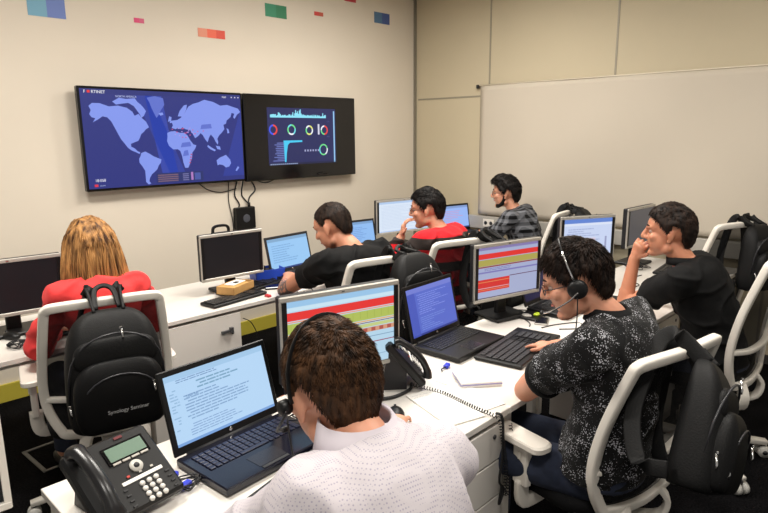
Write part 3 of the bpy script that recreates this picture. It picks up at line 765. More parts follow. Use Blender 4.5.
tangle('cable_tangle', (4.50, 1.72, .746), .10, 6, 6, 'black cables at the back of the edge-on grey monitor')
for k, (pts, lb) in enumerate((
    ([(2.35, 3.2, .744), (2.36, 3.07, .745), (2.37, 3.04, .66), (2.42, 3.05, .56), (2.47, 3.06, .60), (2.45, 3.07, .70), (2.40, 3.05, .74)], 'loop of black cable hanging over the desk edge under the blue tray'),
    ([(2.48, 3.2, .744), (2.47, 3.06, .745), (2.49, 3.04, .66), (2.44, 3.05, .52), (2.5, 3.06, .5), (2.53, 3.07, .62), (2.50, 3.05, .73)], 'second loop of cable hanging over the desk edge, right of the first'),
    ([(1.94, 3.065, .66), (1.99, 3.05, .62), (2.03, 3.05, .5), (2.0, 3.1, .36), (2.1, 3.2, .3), (2.2, 3.2, .28), (2.12, 3.15, .38)], 'black charger cable dangling right of the cabinet lock'),
    ([(3.0, 1.72, .743), (2.93, 1.80, .743), (2.8, 1.62, .743), (2.74, 1.58, .743)], 'thin cable crossing the desk behind the smartphone'),
    ([(2.76, 1.52, .7425), (2.86, 1.49, .7425), (2.97, 1.42, .7425), (2.90, 1.36, .7425), (2.80, 1.44, .7425)], 'thin black earphone wire curled on the desk near the smartphone'),
    ([(4.3, 1.6, .743), (4.1, 1.62, .743), (4.0, 1.5, .743), (3.8, 1.55, .743)], 'thin cable lying on the desk before the black polo man'))):
    cable(pts, .0032, lb)
for k, (x, y, rz, lb) in enumerate(((.752, 1.60, .5, 'blue plug in the left side of the large laptop, nearer the screen'), (.755, 1.53, .3, 'blue plug in the left side of the large laptop, nearer the front'))):
    b = MB(); b.box((0, 0, .008), (.034, .02, .016), bev=.003); o = b.build('usb_plug', BLUEPLUG); o.location = (x-.01, y, .741+.004); o.rotation_euler = (0, 0, rz); tag(o, lb, 'plug')
# floor box frame
t = empty('floor_socket_lid', (.955, 3.50, 0), math.radians(3), 'grey metal rim of a floor box in the carpet left of the woman\'s chair', 'floor box')
b = MB()
for sx, sy, w, d in ((0, 1, .24, .022), (0, -1, .24, .022), (1, 0, .022, .28), (-1, 0, .022, .28)): b.box((sx*.11, sy*.15, .003), (w, d+(.02 if sx else 0), .006), bev=.002)
b.build('rim', mat('rim_grey', S(92, 92, 90), .45, .4), t)
b = MB(); b.box((0, 0, .0015), (.20, .27, .003)); b.build('carpet_inlay', cm, t)

# ------------------------------------------------------------------ office chairs
MESHM = mat('chair_mesh', S(20, 20, 22), .8, spec=.2, alpha=.86)
def make_chair():
    t = empty('office_chair')
    # seat
    b = MB(); rg = []
    for z, k in ((.425, .86), (.44, .97), (.47, 1.), (.49, .97), (.497, .86)):
        rg.append([V((u*k, v*k+.0, z+(.008*abs(u)*4 if z > .45 else 0))) for u, v in rrect(.49, .47, .45, 6)])
    b.loft(rg); b.build('seat', FABRIC, t)
    b = MB(); b.box((0, 0, .405), (.20, .26, .04), bev=.01); b.build('mechanism', DARKG, t)
    b = MB(); b.cyl((0, 0, .10), (0, 0, .40), .026); b.cyl((0, 0, .09), (0, 0, .24), .036, .032); b.build('column', BLACKP, t)
    # tilted back: plane coordinates (u, s) -> s up along the back
    def B(u, s, off=0.): 
        k = s/.62
        return V((u, -.235-.115*k-.03*math.sin(k*math.pi)*-1+off-.05*(1-(u/.24)**2)*.6, .46+s*.985))
    loop = [(-.205, .59), (-.216, .56), (-.236, .38), (-.245, .24), (-.235, .14), (-.20, .045), (-.165, .015), (0, .0), (.165, .015), (.20, .045), (.235, .14), (.245, .24), (.236, .38), (.216, .56), (.205, .59), (.17, .60), (0, .605), (-.17, .60)]
    P = crom([B(*q) for q in loop], 4, True)
    b = MB(); b.tube(P, 1, closed=True, prof=[(u, v) for u, v in rrect(.036, .032, .45, 2)], up=(0, 1, .12)); b.build('back_frame', WHITEP, t)
    b = MB(); b.tube(crom([B(-.24, .19), B(-.1, .175, -.012), B(.1, .175, -.012), B(.24, .19)], 5), 1, prof=rrect(.03, .022, .45, 2), up=(0, 0, 1)); b.build('lumbar_bar', WHITEP, t)
    b = MB(); n = 12; vs = []; fs = []
    for j in range(n+1):
        s_ = .01+.58*j/n
        wd = .235 if .12 < s_ < .4 else (.19+.045*min(1, s_/.12) if s_ <= .12 else .235-.025*(s_-.4)/.2)
        for i in range(9): vs.append(B(-wd+2*wd*i/8, s_, .004))
    for j in range(n):
        for i in range(8): fs.append((j*9+i, j*9+i+1, j*9+i+10, j*9+i+9))
    b.add(vs, fs, True); b.build('back_mesh', MESHM, t, fix=False)
    # bracket loop under the back
    b = MB(); b.tube(crom([(-.10, -.26, .47), (-.12, -.285, .42), (-.105, -.27, .36), (-.06, -.20, .335), (0, -.17, .33), (.06, -.20, .335), (.105, -.27, .36), (.12, -.285, .42), (.10, -.26, .47)], 4), 1, prof=rrect(.05, .02, .45, 2))
    b.tube([(0, -.18, .335), (0, -.08, .385)], 1, prof=rrect(.08, .025)); b.build('back_bracket', WHITEP, t)
    for sx in (-1, 1):
        b = MB(); b.tube(crom([(sx*.16, .02, .405), (sx*.25, .02, .40), (sx*.275, .02, .43), (sx*.278, .02, .50)], 4), 1, prof=rrect(.055, .022, .4, 2), up=(0, 1, 0))
        b.box((sx*.279, .02, .565), (.028, .07, .17), bev=.006); a = b.build('arm_post', WHITEP, t)
        b = MB(); b.box((sx*(.279+.016), .02, .60), (.006, .014, .03), bev=.002); b.build('adjust_button', WHITEP, a)
        b = MB(); rg = []
        for z, k in ((.648, .9), (.655, 1), (.672, 1), (.678, .93)): rg.append([V((sx*.282+u*k, .045+v*k, z)) for u, v in rrect(.082, .27, .75, 5)])
        b.loft(rg, smooth=False); b.build('arm_pad', WHITEP, t)
    b = MB(); b.cyl((0, 0, .075), (0, 0, .115), .05, .045); b.build('base_hub', WHITEP, t)
    for k in range(5):
        a = math.radians(90+72*k+18); d = V((math.cos(a), math.sin(a), 0))
        b = MB(); b.tube([d*.03+V((0, 0, .10)), d*.15+V((0, 0, .098)), d*.345+V((0, 0, .075))], [1.15, 1, .72], prof=rrect(.05, .034, .5, 2), up=(0, 0, 1)); b.build('base_leg', WHITEP, t)
        c = d*.335; ax = V((-d.y, d.x, 0)); b = MB()
        cs = MB()
        for sx in (-1, 1): cs.cyl(tuple(c+ax*sx*.008+V((0, 0, .029))), tuple(c+ax*sx*.026+V((0, 0, .029))), .029, .027, 20)
        o = cs.build('caster', RUBBER, t)
        cs = MB(); cs.cyl(tuple(c-ax*.028+V((0, 0, .029))), tuple(c+ax*.028+V((0, 0, .029))), .011, .011, 12); cs.cyl(tuple(c+V((0, 0, .05))), tuple(c+V((0, 0, .07))), .01); cs.build('caster_hub', DARKG, o)
    return t
chair0 = make_chair()
CH = {}; CHT = {'headset': .965}; D_ = math.radians
def place_chair(key, x, y, deg, label, s=1., first=[True], wide=1., tall=1.):
    o = chair0 if first[0] else copy_tree(chair0)
    first[0] = False
    o.location = (x, y, 0); o.rotation_euler = (0, 0, math.radians(deg)); o.scale = (s*wide, s, s*tall)
    tag(o, label, 'chair', 'white-framed office chairs'); CH[key] = (x, y, math.radians(deg), s); return o
place_chair('woman', 1.02, 2.86, -14, 'white-framed office chair under the woman in red, large backpack on its back', 1.03)
place_chair('tattoo', 2.37, 2.53, -14, 'white-framed office chair of the man in the black t-shirt', 1.04)
place_chair('red', 3.10, 2.53, -18, 'white-framed office chair of the man in the red striped jumper', 1.04)
place_chair('plaid', 4.56, 2.74, 8, 'white-framed office chair of the plaid-shirted man, nearest the room corner', 1.04)
place_chair('headset', 2.10, .965, -12, 'white-framed office chair under the man in the speckled shirt, tilted backpack on it', 1.03, wide=1.06, tall=.965)
sm_chair = place_chair('smile', 3.37, .955, -4, 'bagless white-framed office chair under the black polo man, cut by the picture edge', 1.06, tall=1.04)
for c_ in sm_chair.children:
    if c_.name.startswith(('base_leg', 'caster')): c_.rotation_euler = (0, 0, D_(-13)); c_.scale = (1.16, 1.16, 1)
place_chair('empty', 4.80, 1.44, -22, 'empty white-framed office chair with a backpack, close to the end wall', 1.06)
place_chair('near', .60, .34, -10, 'office chair of the near man in white shirt, hidden below the picture')

# ------------------------------------------------------------------ backpacks
def section(w, d, z, y=0., r=.6): return [V((u, v+y, z)) for u, v in rrect(w, d, r, 5)]
def backpack(key, label, w=.32, h=.46, d=.17, drop=.02, off=(0, 0, 0), roll=0., lean=0., text=False, yawadd=0.):
    x, y, a, s = CH[key]
    # hook point: middle of the chair's top bar
    top = V((0, -.345*s, 1.065*s*CHT.get(key, 1.)))
    hook = Matrix.Translation((x, y, 0)) @ Matrix.Rotation(a, 4, 'Z') @ Matrix.Translation(top+V(off))
    M = hook @ Matrix.Rotation(yawadd, 4, 'Z') @ Matrix.Rotation(roll, 4, 'Y') @ Matrix.Rotation(lean, 4, 'X')
    t = empty('backpack', (0, 0, 0), 0, label, 'backpack', 'black backpacks hung on the office chairs')
    t.matrix_world = M
    zb = -drop-h; yc = -.03-d/2-.035
    prof = [(0, .82, .75, .015), (.02, .94, .95, .0), (.10, 1., 1.05, 0), (.35, 1.0, 1.0, 0), (.6, .97, .88, .004), (.8, .88, .70, .012), (.92, .72, .50, .025), (.98, .5, .3, .035), (1., .3, .15, .04)]
    b = MB(); b.loft([section(w*p[1], d*p[2], zb+h*p[0], yc+p[3], .8) for p in prof]); 
    o = b.build('main_compartment', NYLON, t); md = o.modifiers.new('s', 'SUBSURF'); md.levels = 1; md.render_levels = 2
    yf = yc-d*.5
    prof = [(0, .70, .5), (.03, .86, .9), (.3, .92, 1.), (.48, .86, .85), (.58, .66, .5), (.61, .4, .25)]
    b = MB(); b.loft([section(w*p[1], .10*p[2], zb+.015+h*p[0], yf+.012, .9) for p in prof]); o = b.build('front_pocket', NYLON2, t)
    md = o.modifiers.new('s', 'SUBSURF'); md.levels = 1; md.render_levels = 2
    prof = [(.55, .7, .4), (.6, .84, .8), (.72, .82, .8), (.82, .66, .4)]
    b = MB(); b.loft([section(w*p[1], .06*p[2], zb+h*p[0], yf+.035, .9) for p in prof]); o = b.build('upper_pocket', NYLON, t)
    md = o.modifiers.new('s', 'SUBSURF'); md.levels = 1; md.render_levels = 2
    ZIP = mat('zip_tape', S(44, 44, 48), .35)
    def arc(ww, z0, z1, yy, n=14): return [(ww/2*math.sin(math.pi*(q-.5)), yy(q), z0+(z1-z0)*math.cos(math.pi*(q-.5))**.6 if 0 < q < 1 else z0) for q in [i/n for i in range(n+1)]]
    b = MB(); b.tube(arc(w*.80, zb+h*.12, zb+h*.54, lambda q: yf-.036+.028*abs(2*q-1)**3), .0035, 6); b.build('pocket_zip', ZIP, t)
    b = MB(); b.tube(arc(w*.95, zb+h*.30, zb+h*.86, lambda q: yf+.012+.03*abs(2*q-1)**2), .004, 6); b.build('main_zip', ZIP, t)
    for q, (px, pz, py) in enumerate(((.10, .36, -.042), (-.155, .24, .01), (-.12, .20, -.02), (.02, .83, .01))):
        b = MB(); b.tube([(px*w/.32, yf+py, zb+h*pz+.03), (px*w/.32+.004, yf+py-.006, zb+h*pz), (px*w/.32+.003, yf+py-.006, zb+h*pz-.012)], [.0045, .004, .003], 8)
        b.box((px*w/.32, yf+py-.003, zb+h*pz+.034), (.011, .006, .010), bev=.002); b.build('zip_pull', CHROME, t)
    # straps over the bar
    strap = rrect(.052, .012, .8, 2)
    for sx in (-1, 1):
        b = MB(); b.tube(crom([(sx*.05, yc+.03, -drop-.02), (sx*.055, -.045, .008), (sx*.06, 0, .034), (sx*.065, .035, .0), (sx*.095, .05, -.12), (sx*.13, .05, -.26), (sx*.15, .0, -.38), (sx*.155, yc+.05, zb+.04)], 6), [1]*4*6+[.9]*13+[.45]*6 if False else 1, prof=strap, up=(sx*1., .0, .0)) if False else b.tube(crom([(sx*.05, yc+.03, -drop-.02), (sx*.055, -.045, .01), (sx*.06, 0, .036), (sx*.065, .038, .0), (sx*.10, .05, -.12), (sx*.13, .05, -.26), (sx*.15, .0, -.38), (sx*.155, yc+.05, zb+.04)], 6), 1, prof=[(v, u) for u, v in strap], up=(0, 1, .3))
        b.build('shoulder_strap', NYLON, t)
    b = MB(); b.tube(crom([(-.045, yc+.05, -drop-.0), (-.035, -.03, .035), (0, -.012, .052), (.035, -.03, .035), (.045, yc+.05, -drop)], 5), 1, prof=rrect(.022, .012, .8, 2)); b.build('carry_handle', NYLON2, t)
    if text:
        vs, fs = text_mesh('Synology Seminar', .021)
        T = Matrix.Translation((-.058, yf-.0405, zb+h*.22)) @ Matrix.Rotation(math.radians(90), 4, 'X')
        b = MB(); b.add([tuple(T @ V(p)) for p in vs], fs); b.build('printed_name', mat('print_white', S(190, 190, 190), .6), t, fix=False)
        b = MB(); b.box((0, yf-.0, -drop-.03), (.03, .01, .02)); 
    return t
backpack('woman', 'large black backpack with printed white lettering on the woman\'s chair', .37, .47, .19, drop=.02, text=True)
backpack('tattoo', 'black backpack humped over the chair of the man in the black t-shirt', .33, .45, .18, drop=-.03, off=(.07, 0, 0), yawadd=.1)
backpack('red', 'black backpack on the right side of the red-jumper man\'s chair', .31, .46, .18, drop=.0, off=(.12, -.01, 0), yawadd=.35)
backpack('plaid', 'black backpack on the chair of the plaid-shirted man', .31, .44, .18, drop=-.02, off=(.07, 0, 0), yawadd=.1)
backpack('headset', 'black backpack hanging askew from the chair of the man in the speckled shirt', .28, .40, .14, drop=.02, off=(.01, .01, -.01), roll=math.radians(26), yawadd=.25, lean=.0)
backpack('empty', 'black backpack on the empty chair by the end wall', .30, .44, .17, drop=.0, off=(.03, 0, 0))

# ------------------------------------------------------------------ people
def cloth_mat(name, kind, c1, c2=None, scale=1.):
    m = bpy.data.materials.new(name); m.use_nodes = True; nt = m.node_tree; b = nt.nodes['Principled BSDF']
    b.inputs['Roughness'].default_value = .85; b.inputs['Specular IOR Level'].default_value = .25
    b.inputs['Sheen Weight'].default_value = .06 if kind != 'black' else .0
    tc = nt.nodes.new('ShaderNodeTexCoord'); L = nt.links.new
    n = nt.nodes.new('ShaderNodeTexNoise'); n.inputs['Scale'].default_value = 9; n.inputs['Detail'].default_value = 3; L(tc.outputs['Object'], n.inputs['Vector'])
    bp = nt.nodes.new('ShaderNodeBump'); bp.inputs['Strength'].default_value = .35; bp.inputs['Distance'].default_value = .03
    L(n.outputs['Fac'], bp.inputs['Height']); L(bp.outputs['Normal'], b.inputs['Normal'])
    def mixc(fac, a, c):
        x = nt.nodes.new('ShaderNodeMix'); x.data_type = 'RGBA'; L(fac, x.inputs[0])
        for s_, q in ((6, a), (7, c)):
            if isinstance(q, tuple): x.inputs[s_].default_value = (*q, 1)
            else: L(q, x.inputs[s_])
        return x.outputs[2]
    def math_(op, a, v=None):
        x = nt.nodes.new('ShaderNodeMath'); x.operation = op
        L(a, x.inputs[0])
        if v is not None:
            if isinstance(v, (int, float)): x.inputs[1].default_value = v
            else: L(v, x.inputs[1])
        return x.outputs[0]
    if kind == 'plain' or kind == 'black': b.inputs['Base Color'].default_value = (*c1, 1)
    elif kind == 'dots':
        vo = nt.nodes.new('ShaderNodeTexVoronoi'); vo.inputs['Scale'].default_value = 75*scale; vo.inputs['Randomness'].default_value = .0; L(tc.outputs['Object'], vo.inputs['Vector'])
        L(mixc(math_('LESS_THAN', vo.outputs['Distance'], .30), c1, c2), b.inputs['Base Color'])
    elif kind == 'speckle':
        vo = nt.nodes.new('ShaderNodeTexVoronoi'); vo.inputs['Scale'].default_value = 165; L(tc.outputs['Object'], vo.inputs['Vector'])
        n2 = nt.nodes.new('ShaderNodeTexNoise'); n2.inputs['Scale'].default_value = 22; n2.inputs['Detail'].default_value = 2; L(tc.outputs['Object'], n2.inputs['Vector'])
        th = math_('MULTIPLY', math_('SUBTRACT', n2.outputs['Fac'], .30), 1.25)
        L(mixc(math_('LESS_THAN', vo.outputs['Distance'], th), c1, c2), b.inputs['Base Color'])
    elif kind == 'bands':
        sp = nt.nodes.new('ShaderNodeSeparateXYZ'); L(tc.outputs['Object'], sp.inputs[0]); z = sp.outputs['Z']
        f = None
        for z0, z1 in c2[1]:
            q = math_('MULTIPLY', math_('GREATER_THAN', z, z0), math_('LESS_THAN', z, z1))
            f = q if f is None else math_('MAXIMUM', f, q)
        L(mixc(f, c1, c2[0]), b.inputs['Base Color'])
    elif kind == 'plaid':
        sp = nt.nodes.new('ShaderNodeSeparateXYZ'); L(tc.outputs['Object'], sp.inputs[0])
        def stripe(axis, ph=0.):
            return math_('GREATER_THAN', math_('SINE', math_('ADD', math_('MULTIPLY', axis, 105.), ph)), .0)
        xs = math_('ADD', sp.outputs['X'], sp.outputs['Y']); a = stripe(xs); c = stripe(sp.outputs['Z'], 1.)
        f = math_('MULTIPLY', math_('ADD', a, c), .5)
        L(mixc(f, c1, c2), b.inputs['Base Color'])
    return m
def hair_mat(name, c, c2, streak=30, rough=.6, zst=.18):
    m = bpy.data.materials.new(name); m.use_nodes = True; nt = m.node_tree; b = nt.nodes['Principled BSDF']; L = nt.links.new
    tc = nt.nodes.new('ShaderNodeTexCoord'); mp = nt.nodes.new('ShaderNodeMapping'); mp.inputs['Scale'].default_value = (1, 1, zst)
    n = nt.nodes.new('ShaderNodeTexNoise'); n.inputs['Scale'].default_value = streak; n.inputs['Detail'].default_value = 5
    L(tc.outputs['Object'], mp.inputs[0]); L(mp.outputs[0], n.inputs['Vector'])
    r = nt.nodes.new('ShaderNodeValToRGB'); r.color_ramp.elements[0].position = .35; r.color_ramp.elements[1].position = .66
    r.color_ramp.elements[0].color = (*c, 1); r.color_ramp.elements[1].color = (*c2, 1)
    L(n.outputs['Fac'], r.inputs['Fac']); L(r.outputs['Color'], b.inputs['Base Color']); b.inputs['Roughness'].default_value = rough
    b.inputs['Specular IOR Level'].default_value = .22
    return m
EYEW = mat('eye_white', S(176, 150, 138), .4); IRIS = mat('iris_brown', S(50, 32, 22), .2); LIP = mat('lip', S(176, 100, 88), .5)
def sm(a, b_, x): t = max(0, min(1, (x-a)/(b_-a))); return t*t*(3-2*t)
def ik(Sh, T, a, b_, hint):
    d = T-Sh; L = min(d.length, (a+b_)*.995); u = d.normalized(); T = Sh+u*L
    k = (a*a-b_*b_+L*L)/(2*L); h = math.sqrt(max(0, a*a-k*k)); p = V(hint); p = (p-u*p.dot(u)).normalized()
    return Sh+u*k+p*h, T
def person(base, yaw, label, head_top, hyaw, hpitch, hroll, handL, handR, shirt, sleeve, hair, skin=SKIN, elbL=None, elbR=None, vox=.0055, sh=.185, trousers=None, build_=1., curlL=.5, curlR=.5,
           handdirL=None, handdirR=None, hairkind='short', beard=False, glasses=False, collar=None, hs=1., seatz=.56, hairlen=.022, tufts=900, cuffmat=None, lean_back=.035, face_smile=False, palmL=None, nboff=(-.068, -.128), slv=.70, ch_=0.):
    root = empty('person', (base[0], base[1], 0), yaw, label, 'person')
    Winv = (Matrix.Translation((base[0], base[1], 0)) @ Matrix.Rotation(yaw, 4, 'Z')).inverted()
    W = lambda p: Winv @ V(p)
    # head frame, facing +y of its own
    Rh = Matrix.Rotation(hyaw-yaw, 4, 'Z') @ Matrix.Rotation(-hpitch, 4, 'X') @ Matrix.Rotation(hroll, 4, 'Y')
    top = W(head_top); hc = top - (Rh @ V((0, 0, .12*hs)))*1.0
    Mh = Matrix.Translation(hc) @ Rh @ Matrix.Scale(hs, 4)
    H = lambda *p: Mh @ V(p)
    pel = V((0, -.06, seatz)); nb = H(0, *nboff); nb.z -= .01
    mid = pel.lerp(nb, .45)+V((0, -lean_back, 0)); ch = pel.lerp(nb, .78)+V((0, -lean_back*.9, 0))
    sp = crom([pel, mid, ch, nb], 8)
    def spt(t):
        i = t*(len(sp)-1); k = min(int(i), len(sp)-2); return sp[k].lerp(sp[k+1], i-k)
    X = V((1, 0, 0))
    wprof = [(0, .165, .125), (.12, .172, .125), (.3, .155, .112), (.5, .162, .115), (.68, .178, .120), (.8, .178, .112), (.88, .150, .092), (.94, .100, .07), (1.0, .062, .058)]
    def torso(mb, inf, t0=0., t1=1.):
        rg = []
        n = 26
        for i in range(n+1):
            t = t0+(t1-t0)*i/n
            for q in range(len(wprof)-1):
                if wprof[q][0] <= t <= wprof[q+1][0]:
                    f = (t-wprof[q][0])/(wprof[q+1][0]-wprof[q][0]); rx = wprof[q][1]*(1-f)+wprof[q+1][1]*f; ry = wprof[q][2]*(1-f)+wprof[q+1][2]*f; break
            rx = rx*build_*sh/.185+inf; ry = ry*build_+inf; c = spt(t)
            d = (spt(min(1, t+.03))-spt(max(0, t-.03))).normalized(); Y = d.cross(X)*-1
            Y = X.cross(d)*-1 if False else d.cross(X)
            rg.append([c+X*(rx*math.cos(2*math.pi*k/28))+Y*(ry*math.sin(2*math.pi*k/28)) for k in range(28)])
        mb.loft(rg)
    b = MB(); torso(b, 0)
    b.cap(spt(.97), H(0, -.02, -.06), .056*build_, .054, 16)       # neck
    b.cap(spt(.90)+V((0, 0, .0)), H(0, -.035, -.10), .062, .050, 16)
    # head
    def HE(c, r, rot=None):
        m = MB(); m.ell((0, 0, 0), r, 24, 16)
        Q = Mh @ Matrix.Translation(c) @ (Matrix.Rotation(rot[0], 4, rot[1]) if rot else Matrix.Identity(4))
        b.add(m.v, m.f, True, Q)
    def HC(p0, p1, r0, r1, flat=1., side=(1, 0, 0)):
        m = MB(); m.cap(p0, p1, r0, r1, 12, flat, side); b.add(m.v, m.f, True, Mh)
    HE((0, -.012, .03), (.075, .096, .09)); HE((0, .030, -.035), (.062, .066, .075)); HE((0, .045, .035), (.060, .052, .055))
    HC((-.045, .0, -.07), (0, .062, -.098), .024, .022); HC((.045, .0, -.07), (0, .062, -.098), .024, .022)
    HE((0, .072, -.1), (.022, .022, .018))
    HC((0, .093, .02), (0, .113, -.020), .010, .0145); HE((-.013, .101, -.026), (.009, .011, .008)); HE((.013, .101, -.026), (.009, .011, .008))
    HC((-.042, .078, .028), (-.010, .093, .024), .010, .010); HC((.042, .078, .028), (.010, .093, .024), .010, .010)
    HE((-.040, .066, -.02), (.022, .022, .02)); HE((.040, .066, -.02), (.022, .022, .02))
    HC((-.018, .088, -.052), (.018, .088, -.052), .0105, .0105); HC((-.015, .086, -.066), (.015, .086, -.066), .0105, .0105)
    for sx in (-1, 1):
        HE((sx*.079, -.010, -.006), (.008, .017, .029), (sx*-.35, 'Z')); HE((sx*.077, -.004, -.034), (.008, .011, .012))
    # arms
    joints = {}
    for sx, hand, elb in ((-1, handL, elbL), (1, handR, elbR)):
        Sj = spt(.82)+V((sx*sh*build_, 0, .0)); Tw = W(hand)
        if elb is not None: E = W(elb)
        else: E, Tw = ik(Sj, Tw, .30, .265, (sx*.7, -.35, -.8))
        joints[sx] = (Sj, E, Tw)
        b.cap(spt(.80)+V((sx*.06, 0, 0)), Sj, .075, .062, 16)
        b.cap(Sj, E, .057*build_, .043, 16); b.cap(E, Tw, .044, .029, 16)
        b.cap(E.lerp(Tw, .12), E.lerp(Tw, .35), .044, .042, 16)
        d = (W(handdirL) - W((0, 0, 0))).normalized() if (sx < 0 and handdirL) else ((W(handdirR)-W((0, 0, 0))).normalized() if (sx > 0 and handdirR) else (Tw-E).normalized())
        if not ((sx < 0 and handdirL) or (sx > 0 and handdirR)): d = V((d.x, d.y, d.z*.35-.05)).normalized()
        n = V((0, 0, 1)) if not (sx < 0 and palmL) else (W(palmL)-W((0, 0, 0))).normalized()
        lat = d.cross(n).normalized(); n = lat.cross(d).normalized()
        curl = curlL if sx < 0 else curlR
        b.cap(Tw, Tw+d*.075, .030, .041, 14, .42, lat)
        b.cap(Tw-d*.02, Tw+d*.03, .027, .028, 12, .75, lat)
        base_ = Tw+d*.082
        for q, (lo, ln) in enumerate(((-.033, .062), (-.011, .078), (.011, .084), (.033, .074))):
            # lat points to the body's right for a palm-down hand
            lo2 = lo if sx < 0 else -lo
            p = base_+lat*lo2*1.0; dd = (d+lat*lo2*3.2).normalized(); ang = curl*.55
            seg = ln/3*1.15
            prev = p-dd*.02
            for w_ in range(3):
                dd = (Matrix.Rotation(-ang*(.6 if w_ == 0 else 1), 4, lat) @ dd)
                nx = p+dd*seg; b.cap(prev, nx, .0092-.0008*w_, .0086-.0008*w_, 10); prev = p = nx
        # thumb on the inner side
        ts = lat*(1 if sx < 0 else -1)
        p0 = Tw+d*.025+ts*.022; p1 = p0+(d*.6+ts*.75-n*.25).normalized()*.038; p2 = p1+(d*.9+ts*.3-n*.2).normalized()*.03; 
        b.cap(p0, p1, .014, .0105, 10); b.cap(p1, p2, .0102, .0085, 10)
    # legs
    legs = []
    for sx in (-1, 1):
        hp = pel+V((sx*.088, .02, -.005)); kn = V((sx*.12, .42, seatz-.025)); an = V((sx*.13, .43, .10)); legs.append((hp, kn, an))
        b.cap(hp, kn, .082, .055, 16); b.cap(kn, an, .054, .036, 16); b.cap(an, an+V((0, .11, -.055)), .035, .03, 12)
    body = voxelize(b, 'body', skin, vox, 5, root)
    # clothing
    inf = .017
    b = MB(); torso(b, inf, .03, .99)
    for sx in (-1, 1):
        Sj, E, Tw = joints[sx]
        b.cap(spt(.78)+V((sx*.05, 0, -.01)), Sj, .092, .073, 18); b.cap(spt(.91)+V((sx*.03, -.01, -.02)), Sj+V((0, 0, .0)), .062, .070, 18)
        if sleeve == 'short':
            e = Sj.lerp(E, slv); b.tube([Sj-(E-Sj)*.05, Sj.lerp(E, .2), Sj.lerp(E, .5*slv/.7), e], [.070*build_, .072*build_, .068*build_, .069], 20)
        else:
            b.cap(Sj, E, .070*build_, .056, 18); b.cap(E, E.lerp(Tw, .2), .057, .055, 18)
            b.tube([E, E.lerp(Tw, .3), E.lerp(Tw, .75), E.lerp(Tw, .93)], [.054, .054, .044, .040], 18)
    sd = hash(label) % 97 if False else len(label)*1.7
    def fold(p):
        q = V((p.x*5+sd, p.y*5, p.z*9)); a = noise.noise(q); c = noise.noise(V((p.x*16, p.y*16+sd, p.z*22)))
        r = 1-abs(noise.noise(V((p.x*4.5+p.z*5, p.y*5+sd, p.z*7-p.x*4))))*3.2
        return .008*a+.0025*c+.013*max(0, r)**2
    sh_o = voxelize(b, 'shirt', shirt, .0075, 12, root, fold)
    if sleeve == 'short' and cuffmat:
        for sx in (-1, 1):
            Sj, E, Tw = joints[sx]; b = MB(); e0 = Sj.lerp(E, .665); e1 = Sj.lerp(E, .71); b.tube([e0, e1], .0735, 24); b.build('sleeve_hem', cuffmat, sh_o)
    if collar:
        d = (spt(1.)-spt(.93)).normalized(); c0 = spt(.975); rings = []
        for k in range(29):
            a = math.pi/2+.22+(2*math.pi-.44)*k/28
            x_, y_ = math.cos(a), math.sin(a); q = []
            for (rr_, hh) in ((.064, .036+ch_), (.071, .042+ch_), (.094, .0), (.088, -.004), (.069, .03+ch_)):
                q.append(c0+X*(x_*rr_*1.0)+V((0, 1, 0))*(y_*rr_*.98)+d*(hh-.012*(y_ > .3)*y_))
            rings.append(q)
        b = MB(); b.loft(rings); b.build('collar', collar, sh_o)
    tm = trousers or mat('trousers_denim_dark', S(38, 44, 62), .85, nscale=30, namt=.15)
    b = MB()
    rg = []
    torso(b, .012, 0, .2)
    for hp, kn, an in legs:
        b.cap(hp, kn, .088, .072, 18); b.cap(kn, kn.lerp(an, .3), .072, .064, 18); b.tube([kn, kn.lerp(an, .5), kn.lerp(an, .96)], [.070, .060, .056], 18)
    voxelize(b, 'trousers', tm, .009, 4, root, lambda p: .004*noise.noise(p*9))
    for hp, kn, an in legs:
        b = MB(); c = V((an.x, an.y, 0)); rg = []
        for yy, w_, h_ in ((-.085, .03, .05), (-.07, .062, .075), (-.02, .072, .095), (.04, .074, .085), (.10, .09, .062), (.15, .088, .05), (.18, .06, .04), (.195, .03, .028)):
            rg.append([V((c.x+u, c.y+yy, h_/2+v)) for u, v in rrect(w_, h_, .8, 3)])
        b.loft(rg); b.build('shoe', mat('shoe_dark', S(34, 32, 34), .5), root)
    # hair
    R = random.Random(int(sd*10)); b = MB(); nu, nv = 72, 44
    def mask(az, el):     # az from the front, el elevation in degrees, about the cranium centre
        a = abs(az)
        pts = [(0, 27), (40, 20), (58, 8), (70, -8), (82, -22), (89, -16), (94, 4), (110, 0), (122, -34), (145, -60), (180, -64)]
        if hairkind == 'crop': pts = [(0, 34), (40, 28), (58, 16), (72, -4), (84, -14), (90, -8), (96, 8), (110, 2), (124, -30), (145, -50), (180, -54)]
        if hairkind == 'long': pts = [(0, 44), (35, 34), (55, 4), (70, -30), (90, -50), (180, -60)]
        for q in range(len(pts)-1):
            if pts[q][0] <= a <= pts[q+1][0]:
                f = (a-pts[q][0])/(pts[q+1][0]-pts[q][0]); th = pts[q][1]*(1-f)+pts[q+1][1]*f; break
        return sm(th-3, th+5, el)
    th_ = {'short': .014, 'crop': .008, 'quiff': .022, 'long': .022}[hairkind]
    cr = V((0, -.012, .03)); rad = V((.075, .096, .09))
